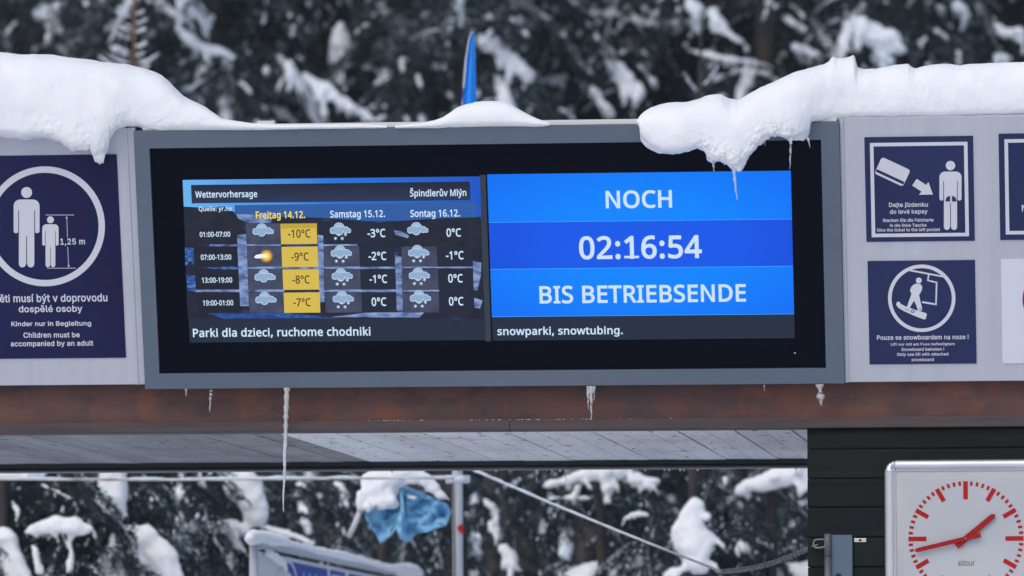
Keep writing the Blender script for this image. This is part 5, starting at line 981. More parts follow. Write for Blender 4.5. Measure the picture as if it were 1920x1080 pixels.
# crumpled blue parasol cloth weighed down by snow
YB = PY+.25
Zb = lambda x, y: (600+x/3.6, 780+y/3.6)
para = empty('hanging_cloth', hitY(*Zb(560, 860), YB), 'crumpled light blue cloth hanging on the rope under a heap of snow', 'cloth')
rim = [(300, 655), (310, 700), (345, 750), (375, 800), (405, 862), (440, 842), (478, 808), (515, 760), (535, 825), (560, 842), (592, 852), (620, 830), (650, 795), (720, 785), (790, 760), (850, 742), (870, 690), (890, 640), (850, 590), (780, 560), (700, 520), (620, 490), (560, 462), (500, 500), (420, 600), (340, 620)]
ap = (550, 560); nr = 16; v = []; n = len(rim); rim2 = []
for i in range(n):
    for s_ in range(3): t_ = s_/3; rim2.append((rim[i][0]*(1-t_)+rim[(i+1) % n][0]*t_, rim[i][1]*(1-t_)+rim[(i+1) % n][1]*t_))
n = len(rim2)
for j in range(nr+1):
    for i, (x, y) in enumerate(rim2):
        s_ = j/nr; xx, yy = ap[0]+(x-ap[0])*s_, ap[1]+(y-ap[1])*s_; fold = .13*fbm((xx*.006, yy*.006, .5), 1.5, 4)-.05*math.exp(-((x-556)/35)**2)
        v.append(hitY(*Zb(ap[0]+(x-ap[0])*s_, ap[1]+(y-ap[1])*s_), YB+.16*(s_**2)*(1 if y < 560 else -.35)+fold))
v2 = [q+np.array([0, .006, 0]) for q in v]; f = [[j*n+i, j*n+(i+1) % n, (j+1)*n+(i+1) % n, (j+1)*n+i] for j in range(nr) for i in range(n)]
m_ = len(v); f2 = [[q+m_ for q in ff][::-1] for ff in f]; f3 = [[nr*n+i, nr*n+(i+1) % n, m_+nr*n+(i+1) % n, m_+nr*n+i] for i in range(n)]
g = G(); g.add(list(v)+v2, f+f2+f3); link('cloth', g.mesh('cloth'), M['cloth_blue'], para, True)
g = G(); g.tube([hitY(*Zb(552, 470), YB-.06), hitY(*Zb(556, 640), YB-.08), hitY(*Zb(560, 800), YB-.05)], .012, 8); link('rib', g.mesh('rib'), M['cloth_blue'], para, True)
g = G(); g.tube([hitY(*Zb(192, 820), YB-.1), hitY(*Zb(235, 730), YB-.1), hitY(*Zb(270, 640), YB-.08)], .0125, 10); link('strap', g.mesh('strap'), M['banner_white'], para, True)
g = G()
def ZP(path): return [(*Zb(x, y), w_/3.6) for x, y, w_ in path]
for i, (path, yy) in enumerate((([(395, 560, 250), (400, 500, 270), (430, 430, 240), (480, 385, 190), (530, 350, 120)], 0), ([(330, 590, 110), (430, 585, 120), (535, 590, 70)], -.05), ([(440, 470, 190), (560, 400, 150), (680, 410, 120), (760, 480, 90), (820, 535, 70), (885, 575, 36)], -.02),
    ([(290, 480, 80), (275, 580, 70), (262, 650, 36)], -.04), ([(560, 520, 40), (610, 545, 50), (672, 552, 30)], -.10), ([(325, 600, 60), (328, 670, 22)], -.06), ([(420, 380, 120), (550, 350, 150), (690, 370, 110)], .0))):
    vv, ff = lump(ZP(path), YB+yy-.05, seed=i, nz=.12); g.add(vv, ff)
melt(link('snow_load', g.mesh('snow_load'), M['snow'], para, True), .012, .05)
# banner fence end
A_ = hitY(476, 1012, 5.2); zb1 = A_[2]; B_ = None
B_ = hitZ(735, 1066, zb1+.01); C_ = A_+(B_-A_)*1.25
ban = empty('banner', A_*np.array([1, 1, 0]), 'snow topped banner frame with blue print standing behind the canopy', 'banner')
g = G(); pz = A_[2]; g.tube([(A_[0], A_[1], 0), (A_[0], A_[1], pz)], .0195, 16); link('post', g.mesh('post'), M['banner_grey'], ban, True)
g = G(); g.tube([(C_[0], C_[1], 0), (C_[0], C_[1], pz)], .0195, 16); link('post', g.mesh('post'), M['banner_grey'], ban, True)
g = G(); g.tube([A_+np.array([.02, 0, -.02]), C_+np.array([-.0, 0, -.02])], .014, 10); link('top_rail', g.mesh('top_rail'), M['banner_grey'], ban, True)
dirb = (C_-A_); dirb[2] = 0; Lb = np.linalg.norm(dirb); dirb /= Lb; nb = np.array([dirb[1], -dirb[0], 0])
if np.dot(nb[:2], (CAM-A_)[:2]) < 0: nb = -nb
MBN = Matrix([[dirb[0], 0, nb[0], A_[0]], [0*dirb[1]+dirb[1], 0, nb[1], A_[1]], [0, 1, 0, 0], [0, 0, 0, 1]])
g = G(); g.box((.05, pz-1.0, -.004), (Lb-.04, pz-.045, .004)); part('banner_sheet', g, M['banner_white'], ban, space=MBN)
def bl_(px):                                   # distance along the banner of a pixel column
    d = ray(px, 1070); A2 = np.array([[d[0], -dirb[0]], [d[1], -dirb[1]]]); s_ = np.linalg.solve(A2, (A_-CAM)[:2]); return s_[1]
g = G(); b0, b1 = bl_(537), bl_(612); tz = pz-.062
g.poly([(b0, pz-.55), (b1, pz-.55), (b1, tz), (b0, tz)], .0052); b2, b3 = bl_(617), bl_(645); g.poly([(b2, pz-.55), (b3, pz-.55), (b3, tz), (b2, tz)], .0052)
b2, b3 = bl_(652), bl_(760); g.poly([(b2, pz-.55), (b3, pz-.55), (b3, tz), (b2, tz)], .0052); part('blue_print', g, M['banner_blue'], ban, space=MBN)
g = G(); cx_ = bl_(537); cz_ = pz-.155; rx_ = bl_(546)-bl_(528)
for i in range(40):
    t0, t1_ = 2*math.pi*i/40, 2*math.pi*(i+1)/40; q = [(cx_+rx_*k__*math.cos(t_), cz_+.10*k__*math.sin(t_)) for k__, t_ in ((.86, t0), (1, t0), (1, t1_), (.86, t1_))]; g.poly(q, .0062)
g.poly(circ(cx_, cz_-.01, rx_*.6, .055, n=24), .0062); part('round_emblem', g, M['banner_white'], ban, space=MBN)
for px in (567, 578, 589, 600): g = G(); a_ = bl_(px); g.poly(rrect(a_-.018, pz-.5, a_+.018, tz-.035, .012), .0062); part('lettering', g, M['banner_white'], ban, space=MBN)
g = G(); a_ = bl_(631); g.poly([(bl_(620), pz-.3), (bl_(641), pz-.3), (bl_(641), tz-.02), (bl_(620), tz-.02)], .0062)
part('white_print', g, M['banner_white'], ban, space=MBN)
def banpt(px, dz): s_ = bl_(px); return A_+dirb*s_+np.array([0, 0, dz])
pts = []; rr = []
for i, px in enumerate(np.linspace(468, 790, 40)):
    s_ = (px-468)/322; pts.append(banpt(px, .010+.004*math.sin(px*.05))); rr.append((.027+.0035*math.sin(px*.043)+.002*math.sin(px*.11))*(1.0+.55*math.exp(-((px-500)/26)**2)+.6*math.exp(-((px-768)/20)**2))*(min(1, .35+(px-466)/12, .3+(792-px)/16)))
g = G(); v, f = sweep(np.array(pts), rr, 14, True, .9); g.add(v, f); v, f = sweep(np.array([banpt(488, -.06), banpt(497, -.05), banpt(508, -.065), banpt(522, -.08), banpt(531, -.12)])+nb*.02, [.008, .018, .022, .017, .006], 12); g.add(v, f)
melt(link('snow_load', g.mesh('snow_load'), M['snow'], ban, True), .008, .02)

# ------------------------------------------------------------------ spruces
def bough_lib(seed, L, quality=1.0, snow=1.0, pat=(.30, 3, .014, .040)):
    """one drooping bough along +X: needles (tri), snow (mixed) as numpy arrays"""
    rd = random.Random(seed); nv, nf, sv, sf, wv, wf = [], [], [], [], [], []
    up0 = rd.uniform(.0, .25); dr = rd.uniform(.5, .9)
    def spine(t): return np.array([L*t*(1-.12*t), L*.05*math.sin(t*3+seed), L*(up0*t-dr*t**2)])
    def needles(P, n, ln, wd):
        for i in range(n):
            t = (i+rd.random())/n*(len(P)-1); k = int(t); p = P[k]+(P[min(k+1, len(P)-1)]-P[k])*(t-k)
            T = P[min(k+1, len(P)-1)]-P[max(k-1, 0)]; T = T/(np.linalg.norm(T)+1e-6)
            d = T*rd.uniform(.3, 1)+np.array([rd.uniform(-1, 1), rd.uniform(-1, 1), rd.uniform(-1.1, .5)])*.8; d /= np.linalg.norm(d)
            s_ = np.cross(d, np.array([rd.uniform(-1, 1), rd.uniform(-1, 1), rd.uniform(-1, 1)])); s_ /= np.linalg.norm(s_)+1e-6
            l_ = ln*rd.uniform(.6, 1.3); b = len(nv); nv.extend([p-s_*wd, p+d*l_*.55+s_*wd*1.1, p+d*l_, p+d*l_*.5-s_*wd*1.1]); nf.append([b, b+1, b+2, b+3])
    def strip(P, r0, r1, k, sg):
        n = len(P); rr = [(r0+(r1-r0)*i/(n-1))*rd.choice((.55, .8, 1.0, 1.15, 1.35))*(.4 if i in (0, n-1) else 1) for i in range(n)]
        v, f = sweep(np.array(P)+np.array([0, 0, r0*.45]), rr, k, True, .75); b = len(sv); sv.extend([q+np.array([rd.uniform(-1, 1), rd.uniform(-1, 1), rd.uniform(-1, 1)])*r0*.22 for q in v]); sf.extend([[q+b for q in ff] for ff in f])
    SP = [spine(t) for t in np.linspace(0, 1, 11)]
    needles(SP, int(60*quality*L), .11, .012)
    v, f = sweep(np.array(SP[:9]), np.linspace(.018, .006, 9), 4, False); wv.extend(v); wf.extend(f)
    if rd.random() < snow*.6: a = rd.choice([3, 5, 6]); strip([SP[i] for i in range(a, 11)], rd.uniform(.035, .075)*L/1.6, .022*L/1.6, 7, 0)
    nt_ = int(11*max(.6, quality)); dens = pat[0]*rd.choice((.25, 1, 1.7))
    def pats(P):
        for _ in range(rd.randint(1, pat[1])):
            t = rd.uniform(.2, 1)*(len(P)-1.001); k = int(t); c = P[k]+(P[k+1]-P[k])*(t-k); T = P[k+1]-P[k]; T = T/(np.linalg.norm(T)+1e-6); r_ = rd.uniform(pat[2], pat[3])
            v, f = sweep(np.array([c-T*r_*rd.uniform(.8, 1.8), c, c+T*r_*rd.uniform(.8, 1.8)])+np.array([0, 0, r_*.5]), [r_*.5, r_*rd.uniform(.8, 1.2), r_*.45], 5, True, .8)
            b = len(sv); sv.extend([q+np.array([rd.uniform(-1, 1), rd.uniform(-1, 1), rd.uniform(-1, 1)])*r_*.25 for q in v]); sf.extend([[q+b for q in ff] for ff in f])
    for i in range(nt_):
        t = .18+.8*(i+rd.random()*.5)/nt_
        for sd_ in (-1, 1):
            l_ = L*(.42-.28*t)*rd.uniform(.7, 1.25); p0 = spine(t); an = math.radians(rd.uniform(38, 68)); dn = rd.uniform(.35, 1.1)
            P = [p0+np.array([math.cos(an)*l_*s_, sd_*math.sin(an)*l_*s_, -dn*l_*s_*s_]) for s_ in np.linspace(0, 1, 5)]
            needles(P, int(75*quality*l_)+3, .085, .010)
            if rd.random() < .07*snow: strip(P[rd.choice((0, 1)):], rd.uniform(.012, .032), .007, 6, 0)
            if rd.random() < dens: pats(P)
            if rd.random() < .25: # pendulous twig
                q0 = P[rd.randint(1, 4)]; ll = rd.uniform(.12, .32); needles([q0, q0+np.array([0, 0, -ll*.5]), q0+np.array([.02, 0, -ll])], int(70*ll*quality)+3, .07, .009)
    return tuple(np.array(a, dtype=object if not a else None) for a in (nv,)) + (nf, sv, sf, wv, wf)
def pack(lib):
    nv, nf, sv, sf, wv, wf = lib
    tri = lambda F: np.array([t for f in F for t in (([f[0], f[1], f[2]], [f[0], f[2], f[3]]) if len(f) == 4 else (f,))], dtype=np.int64)
    return [(np.array(nv, float), np.array(nf, dtype=np.int64)), (np.array(sv, float) if len(sv) else np.zeros((0, 3)), tri(sf) if len(sf) else np.zeros((0, 3), int)), (np.array(wv, float), np.array(wf, dtype=np.int64))]
LIBS = [pack(bough_lib(s, rr_, 1.0, .9)) for s, rr_ in ((1, 1.5), (2, 1.7), (3, 1.3), (4, 1.9), (5, 1.6), (6, 1.4))]
LIBN = [pack(bough_lib(s+40, 1.5, 1.25, .4, (.45, 3, .012, .032))) for s in range(6)]
FARL = [pack(bough_lib(s+20, 1.7, .42, .8, (.5, 2, .03, .06))) for s in range(4)]
def grow(seed, H, R0, z0, dz, per, libs, zfade=1.0, scale=1.0):
    """gather transformed boughs: returns three (v,f) arrays"""
    rd = random.Random(seed); acc = [[[], [], 0] for _ in range(3)]
    z = z0
    while z < H-.3:
        rad = R0*(1-z/H)**.8+.15; n = per
        for i in range(n):
            a = rd.uniform(0, 2*math.pi); lb = libs[rd.randrange(len(libs))]; s_ = rad/1.6*rd.uniform(.7, 1.15)
            c_, sn = math.cos(a), math.sin(a); tp = rd.uniform(-.15, .25)
            Rm = np.array([[c_, -sn, 0], [sn, c_, 0], [0, 0, 1]]) @ np.array([[math.cos(tp), 0, math.sin(tp)], [0, 1, 0], [-math.sin(tp), 0, math.cos(tp)]])
            zo = z+rd.uniform(-.5, .5)*dz
            for k in range(3):
                v, f = lb[k]
                if len(v) == 0: continue
                ss = s_ if k != 1 else s_
                w_ = (v*ss) @ Rm.T+np.array([0, 0, zo]); acc[k][0].append(w_); acc[k][1].append(f+acc[k][2]); acc[k][2] += len(w_)
        z += dz*rd.uniform(.8, 1.2)
    return [(np.concatenate(a[0]), np.concatenate(a[1])) for a in acc]
def trunk_mesh(name, H, r0, seed):
    rd = random.Random(seed); n = 16; P = np.array([(rd.uniform(-.02, .02), rd.uniform(-.02, .02), H*i/(n-1)) for i in range(n)]); v, f = sweep(P, np.linspace(r0, .015, n), 10); g = G(); g.add(v, f); return g.mesh(name)
PROTO = []
for s, (H, R0, z0) in enumerate(((15, 2.3, .8), (17, 2.5, 1.2), (13, 2.1, .6), (16, 2.2, 5.2))):
    parts = grow(s+50, H, R0, z0, .36, 5, LIBS)
    (nv, nf), (sv, sf), (wv, wf) = parts
    PROTO.append((mesh_np('foliage', nv, nf), mesh_np('snow', sv, sf), mesh_np('limbs', wv, wf), trunk_mesh('trunk', H, .17, s)))
    for me, mm in zip(PROTO[-1], (M['needle'], M['tree_snow'], M['bark'], M['bark'])): me.materials.append(mm)
    me = PROTO[-1][1]; me.polygons.foreach_set('use_smooth', [True]*len(me.polygons)); PROTO[-1][3].polygons.foreach_set('use_smooth', [True]*len(PROTO[-1][3].polygons))
def spruce(px, Y, kind, rot, sc_, label, extra=()):
    x = hitY(px, 540, Y)[0]; z = ground_z(x, Y)-.1
    t = empty('spruce_tree', (x, Y, z), label, 'tree', 'snowy spruces on the slope behind'); t.rotation_euler = (0, 0, rot); t.scale = (sc_, sc_, sc_)
    for nm, me in zip(('foliage', 'branch_snow', 'limbs', 'trunk'), PROTO[kind]):
        o = bpy.data.objects.new(nm, me); COL.objects.link(o); o.parent = t
        if nm in ('foliage', 'branch_snow'): o['kind'] = 'stuff'
    if extra:
        for i, (path, yy) in enumerate(extra):
            g = G(); vv, ff = clump([(a_, b_, c_*.95) for a_, b_, c_ in path], yy, i*3+px*.01, k=12, sub=6, flat=.8, nz=.34); g.add(vv, ff)
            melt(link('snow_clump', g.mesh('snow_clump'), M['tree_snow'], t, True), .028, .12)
    return t
UX = {  # big loaded boughs that read one by one in the upper strip
 0: [([(70, 10, 34), (95, 35, 40), (110, 60, 30)], 36), ([(190, 30, 16), (200, 10, 30)], 36), ([(5, 60, 18), (22, 80, 26)], 37), ([(110, 90, 10), (150, 72, 12)], 37), ([(20, 15, 16), (45, 5, 18)], 38)],
 1: [([(290, 0, 22), (330, 30, 24), (365, 40, 12)], 33), ([(355, 0, 20), (400, 48, 34)], 33), ([(330, 45, 20), (365, 85, 26), (450, 108, 18)], 33), ([(355, 75, 14), (372, 95, 20), (368, 110, 10)], 34), ([(330, 150, 24), (345, 160, 30), (355, 175, 14)], 36), ([(440, 135, 10), (470, 170, 16), (490, 195, 14)], 35), ([(445, 100, 12), (460, 112, 12)], 35)],
 2: [([(640, 35, 30), (640, 80, 40), (636, 130, 38), (632, 160, 10)], 34), ([(560, 130, 30), (600, 165, 34), (640, 190, 30), (690, 220, 16)], 33), ([(545, 110, 20), (548, 160, 24)], 33), ([(500, 190, 14), (530, 215, 22), (560, 235, 16)], 34), ([(575, 20, 9), (610, 45, 12), (640, 50, 12)], 36), ([(650, 60, 12), (690, 40, 8)], 36), ([(655, 205, 16), (690, 215, 22), (705, 230, 12)], 33)],
 3: [([(700, 5, 30), (770, 50, 34), (800, 80, 36), (828, 100, 34)], 34), ([(672, 120, 18), (720, 140, 22), (770, 160, 14)], 34), ([(890, 62, 30), (925, 85, 36), (970, 120, 38), (1005, 150, 26)], 33), ([(740, -5, 16), (765, 15, 22)], 35), ([(800, 10, 16), (850, 35, 20), (870, 55, 14)], 36), ([(955, 130, 14), (975, 145, 22)], 34), ([(990, 145, 20), (1040, 155, 26), (1060, 165, 14)], 35), ([(880, 20, 8), (886, 50, 8)], 36)],
 4: [([(1130, 110, 24), (1160, 140, 36), (1190, 170, 34), (1212, 195, 14)], 34), ([(1105, 160, 20), (1130, 195, 26), (1150, 225, 18)], 34), ([(1020, 15, 16), (1120, 22, 18), (1230, 45, 20), (1310, 40, 22)], 35), ([(1290, -5, 26), (1310, 30, 34), (1320, 45, 14)], 34), ([(900, 5, 22), (940, 10, 26), (970, 20, 14)], 36), ([(1030, 90, 8), (1110, 100, 10), (1180, 115, 12)], 36), ([(985, 175, 14), (1010, 200, 20)], 35), ([(1180, 75, 18), (1192, 95, 24), (1196, 110, 10)], 35), ([(1085, 150, 14), (1100, 165, 20)], 35)],
 5: [([(1320, 40, 22), (1360, 60, 14), (1400, 82, 16)], 34), ([(1280, 90, 14), (1370, 112, 20), (1455, 125, 12)], 34), ([(1480, 85, 16), (1520, 100, 20), (1565, 105, 10)], 34), ([(1460, 30, 10), (1520, 60, 20)], 34), ([(1330, 15, 30), (1350, 40, 22), (1370, 55, 10)], 33), ([(1390, 110, 16), (1400, 130, 22), (1396, 150, 10)], 34), ([(1440, 10, 16), (1460, 25, 20)], 36), ([(1450, 130, 12), (1460, 150, 10)], 35)],
 6: [([(1600, 35, 34), (1625, 60, 46), (1660, 80, 50), (1700, 100, 24)], 33), ([(1640, 90, 34), (1680, 122, 20)], 33), ([(1555, -5, 18), (1562, 15, 22)], 35), ([(1700, 70, 14), (1715, 95, 12)], 35), ([(1630, 100, 14), (1650, 120, 18)], 34)],
 7: [([(1790, 0, 34), (1810, 30, 30)], 34), ([(1850, 45, 18), (1900, 60, 30), (1925, 80, 30)], 34), ([(1760, 95, 20), (1840, 70, 26)], 35), ([(1830, 60, 12), (1800, 80, 14)], 36), ([(1860, 100, 24), (1890, 112, 24)], 34), ([(1895, 10, 14), (1915, 25, 12)], 36)],
}
labs = ['snowy spruce behind the left snow bank, at the left edge', 'dark spruce with long snowy boughs right of the bare spruce top', 'spruce left of the blue flag with a tall white clump', 'spruce directly behind the blue flag, thick diagonal snow boughs',
        'spruce between the blue flag and the right snow overhang', 'spruce with thin level boughs behind the start of the right snow overhang', 'spruce with one large round snow clump above the right snow bank', 'spruce at the top right corner with snowy ends']
for i, (px, Y, kd, ro, sc_) in enumerate(((60, 37, 0, .3, 1.0), (400, 34, 1, 2.1, .95), (620, 36, 2, 4.0, 1.2), (870, 34, 0, 1.2, 1.05), (1180, 36, 1, 5.1, 1.0), (1440, 35, 2, .9, 1.15), (1680, 34.5, 0, 3.3, 1.0), (1900, 36, 1, 2.8, 1.0))):
    spruce(px, Y, kd, ro, sc_, labs[i], UX[i])
for i, (px, Y, kd, ro, sc_) in enumerate(((-300, 38, 1, .3, 1.0), (2250, 37, 0, 2.2, 1.0), (-120, 43, 0, 1, 1.05), (230, 44, 2, 2, 1.3), (520, 42, 1, 3.6, 1.1), (760, 44, 0, .6, 1.1), (1030, 43, 2, 1.6, 1.3), (1310, 44, 1, 5.6, 1.05), (1570, 43, 0, 4.4, 1.1), (1790, 44, 2, .2, 1.3), (2060, 43, 1, 1.9, 1.1))):
    spruce(px, Y, kd, ro, sc_, 'dark snowy spruce in the second row up the slope')
# far wood: one mass
acc = [[[], [], 0] for _ in range(3)]; rd = random.Random(77)
pr = [grow(300+s, 19, 2.6, 1.0, .55, 6, FARL) for s in range(2)]
gT = G()
for row, (Y, n) in enumerate(((52, 9), (59, 10), (67, 11))):
    for i in range(n):
        px = -500+(3000)*(i+.5+rd.uniform(-.25, .25))/n; x = hitY(px, 540, Y)[0]; z = ground_z(x, Y)-.1; a = rd.uniform(0, 6.28); s_ = rd.uniform(.9, 1.15); c_, sn = math.cos(a)*s_, math.sin(a)*s_
        Rm = np.array([[c_, -sn, 0], [sn, c_, 0], [0, 0, s_]])
        for k in range(2):
            v, f = pr[i % 2][k]; acc[k][0].append(v @ Rm.T+np.array([x, Y, z])); acc[k][1].append(f+acc[k][2]); acc[k][2] += len(v)
        v, f = sweep(np.array([(x, Y, z), (x, Y, z+9), (x, Y, z+17)]), [.2, .12, .03], 7); gT.add(v, f)
wood = tag(empty('distant_wood', (0, 59, 3), None, None), 'dense dark spruce wood filling the hillside', None, None, 'stuff') if False else None
nvv, nff = np.concatenate(acc[0][0]), np.concatenate(acc[0][1]); svv, sff = np.concatenate(acc[1][0]), np.concatenate(acc[1][1])
vv = np.concatenate([nvv, svv]); nft = np.concatenate([nff[:, [0, 1, 2]], nff[:, [0, 2, 3]]]); allf = np.concatenate([nft, sff+len(nvv)])
tv = np.array(gT.v); tf = np.array([t for f in gT.f for t in (([f[0], f[1], f[2]], [f[0], f[2], f[3]]) if len(f) == 4 else (f,))]); allf = np.concatenate([allf, tf+len(vv)]); vv = np.concatenate([vv, tv])
me = mesh_np('wood', vv, allf); mi = np.zeros(len(allf), dtype=np.int32); mi[len(nft):len(nft)+len(sff)] = 1; mi[len(nft)+len(sff):] = 2
if len(me.polygons) == len(mi): me.polygons.foreach_set('material_index', mi)
tag(link('wood', me, [M['needle_far'], M['tree_snow'], M['bark']]), 'dense dark spruce wood filling the hillside behind', None, None, 'stuff')

# near bare-trunk trees seen under the canopy, and low snowed-in saplings
def pine_trunks():
    LB = ['dark trunk below the left tip of the blue cloth', 'dark trunk below the right half of the blue cloth', 'dark trunk just right of the white pole', 'second trunk right of the white pole', 'thin third trunk right of the white pole',
          'thinnest trunk right of the white pole, below the sloping wire', 'fifth trunk right of the white pole', 'thick trunk below the middle of the sloping wire', 'thick trunk further right below the sloping wire', 'dark trunk between the hooded snow figure and the cabin',
          'dark trunk between the banner and the blue cloth', 'dark trunk left of the banner post', 'far trunk behind the left edge of the blue cloth', 'far trunk behind the right edge of the blue cloth', 'far trunk left of the hooded snow figure']
    rd = random.Random(5)
    spec = ((700, 24, .10), (760, 21, .12), (905, 22, .13), (965, 17, .10), (985, 24, .07), (1020, 19, .06), (1045, 23, .10), (1072, 21, .13), (1120, 25, .12), (1395, 24, .1), (590, 24, .11), (350, 25, .12), (650, 26, .14), (810, 27, .15), (1180, 27, .14))
    for i, (px, Y, r_) in enumerate(spec):
        x = hitY(px, 980, Y)[0]; z = ground_z(x, Y)-.1
        t = empty('forest_tree', (x, Y, z), LB[i], 'tree', 'bare trunks behind the parasol and wire')
        n = 14; P = np.array([(x+rd.uniform(-.02, .02)+.01*k, Y, z+4.6*k/(n-1)) for k in range(n)])
        g = G(); v, f = sweep(P, np.linspace(r_, r_*.6, n), 10); g.add(v, f); link('trunk', g.mesh('trunk'), M['bark'], t, True)
        # snow plastered on the windward side
        g = G()
        for k in range(11):
            zz_ = z+1.0+k*.2+rd.uniform(0, .2); hh_ = rd.uniform(.15, .5); q = np.array([(x-r_*.25+rd.uniform(-.02, .02), Y-r_*.9, zz_+hh_*j/5) for j in range(6)])
            v, f = sweep(q, [r_*.1, r_*.3, r_*.42, r_*.36, r_*.3, r_*.1], 7); g.add(v, f)
        link('plastered_snow', g.mesh('plastered_snow'), M['tree_snow'], t, True)
        lb = grow(900+i, 2.0, .45, .4, .4, 2, LIBS); g2 = []
        o = mesh_np('crown', lb[0][0]+np.array([0, 0, 3.1]), lb[0][1]); o = link('crown', o, M['needle'], t); o.matrix_basis = Matrix.Identity(4)
pine_trunks()
def sapling(label, px, Y, lumps, boughs, seed):
    x, _, zt = hitY(px, 880, Y); z = ground_z(x, Y)-.05
    t = empty('snowy_sapling', (x, Y, z), label, 'tree', 'young trees buried in snow behind the canopy')
    g = G(); v, f = sweep(np.array([(x, Y, z), (x+.02, Y, z+1), (x-.01, Y, zt), (x, Y, zt+.4)]), [.05, .04, .025, .008], 8); g.add(v, f); link('trunk', g.mesh('trunk'), M['bark'], t, True)
    g = G()
    for i, path in enumerate(lumps): vv, ff = (clump if max(q[2] for q in path) < 50 else lump)([(a_, b_, c_*1.12) for a_, b_, c_ in path], Y-.12-.03*(i % 3), seed=seed+i, k=18, sub=9, flat=.75, nz=.17); g.add(vv, ff)
    melt(link('snow_load', g.mesh('snow_load'), M['snow'], t, True), .014, .04)
    rd = random.Random(seed); acc = [[[], [], 0] for _ in range(3)]
    for (bx, by, ang, s_, bk) in boughs:        # pixel of the root, heading in the picture (deg, 0 = right), size m, depth offset
        p = hitY(bx, by, Y+bk); lb = LIBN[rd.randrange(6)]; a = math.radians(ang); c_, sn = math.cos(a), math.sin(a)
        yw = rd.uniform(-.5, .5)
        Rm = np.array([[c_*math.cos(yw), -math.sin(yw), 0], [c_*math.sin(yw), math.cos(yw), 0], [0, 0, 1]]) if False else (Matrix.Rotation(0 if c_ > 0 else math.pi, 3, 'Z') @ Matrix.Rotation(-math.radians(ang if c_ > 0 else 180-ang), 3, 'Y') @ Matrix.Rotation(yw, 3, 'Z'))
        Rn = np.array(Rm)
        for k in range(3):
            v, f = lb[k]
            if len(v): acc[k][0].append((v*s_/1.6) @ Rn.T+p); acc[k][1].append(f+acc[k][2]); acc[k][2] += len(v)
    for k, (nm, mm) in enumerate((('foliage', M['needle']), ('branch_snow', M['tree_snow']), ('limbs', M['bark']))):
        if acc[k][0]: link(nm, mesh_np(nm, np.concatenate(acc[k][0]), np.concatenate(acc[k][1])), mm, t, k == 1)['kind'] = 'stuff'
    return t
def fan(rd, n, x0, x1, y0, y1, s0, s1, b0=-.1, b1=1.2): return [(rd.uniform(x0, x1), rd.uniform(y0, y1), rd.choice([rd.uniform(-50, 20), rd.uniform(160, 230)]), rd.uniform(s0, s1), rd.uniform(b0, b1)) for _ in range(n)]
rd = random.Random(21)
sapling('sapling at the left end with a tall white pillar of snow', 212, 9.5,
        [[(205, 872, 52), (212, 910, 56), (207, 950, 54), (208, 985, 36)], [(226, 985, 40), (240, 1020, 84), (236, 1060, 90), (240, 1110, 90)], [(250, 990, 30), (285, 1015, 46), (310, 1055, 54), (325, 1110, 50)], [(195, 1025, 20), (190, 1070, 44), (190, 1110, 50)]],
        fan(rd, 44, 60, 330, 850, 1080, .35, .75), 1)
sapling('sapling whose snow hangs in a thick curved hook left of the banner', 470, 10.5,
        [[(405, 880, 30), (440, 890, 64), (466, 920, 62), (478, 955, 50), (480, 992, 40)], [(335, 985, 14), (375, 990, 20), (430, 985, 26), (475, 1000, 14)], [(488, 985, 12), (540, 1002, 16), (600, 1024, 9)], [(372, 890, 18), (376, 920, 14)], [(352, 1004, 6), (378, 1045, 9), (402, 1085, 8)], [(395, 1000, 6), (425, 1045, 9), (440, 1080, 8)], [(440, 1005, 8), (462, 1040, 9)], [(300, 905, 8), (325, 925, 12), (335, 950, 10)], [(345, 960, 6), (365, 940, 8)]],
        fan(rd, 40, 340, 620, 860, 1070, .3, .7), 12)
sapling('sapling at the far left edge with a low white mound', 10, 9.0,
        [[(0, 990, 36), (10, 1020, 46), (22, 1060, 52), (30, 1120, 56)], [(40, 1000, 14), (75, 988, 24), (110, 984, 32), (150, 988, 30), (180, 996, 12)], [(60, 1015, 8), (70, 1045, 14), (76, 1080, 16)], [(125, 1005, 10), (135, 1040, 12), (128, 1075, 16)], [(-20, 888, 12), (40, 890, 16), (95, 884, 14)], [(70, 905, 6), (105, 920, 10), (140, 940, 8)], [(20, 935, 8), (35, 960, 12), (30, 985, 10)]],
        fan(rd, 34, -120, 130, 850, 1070, .35, .75), 23)
sapling('sapling wrapped in snow like a hooded figure behind the wire', 1302, 11.0,
        [[(1302, 932, 22), (1302, 945, 32), (1296, 975, 44), (1300, 1005, 58), (1306, 1035, 64), (1308, 1060, 46), (1304, 1082, 20)], [(1290, 955, 10), (1270, 985, 14), (1255, 1020, 10)], [(1318, 965, 14), (1334, 972, 16)], [(1325, 990, 8), (1345, 1015, 12), (1362, 1030, 8)], [(1290, 1060, 14), (1265, 1075, 22), (1240, 1085, 10)], [(1165, 990, 7), (1172, 970, 10), (1195, 962, 12), (1222, 966, 8)], [(1228, 985, 8), (1222, 1010, 7)], [(1330, 1050, 8), (1350, 1075, 12)], [(1275, 1000, 5), (1262, 1040, 8)]],
        fan(rd, 26, 1220, 1400, 930, 1080, .25, .55, -.02, 1.0), 34)
sapling('spread of snowy boughs under the roof edge right of the wire', 1130, 12.0,
        [[(1010, 914, 9), (1060, 900, 16), (1110, 890, 26), (1160, 884, 34), (1190, 880, 20)], [(1020, 935, 7), (1070, 932, 12), (1110, 935, 10)], [(1085, 905, 14), (1070, 945, 8)], [(1150, 890, 26), (1140, 920, 22), (1132, 950, 8)], [(1180, 895, 22), (1210, 905, 26), (1240, 900, 14)], [(1120, 940, 7), (1100, 970, 6)]],
        fan(rd, 40, 1080, 1330, 865, 990, .3, .65, .05, 1.3), 45)
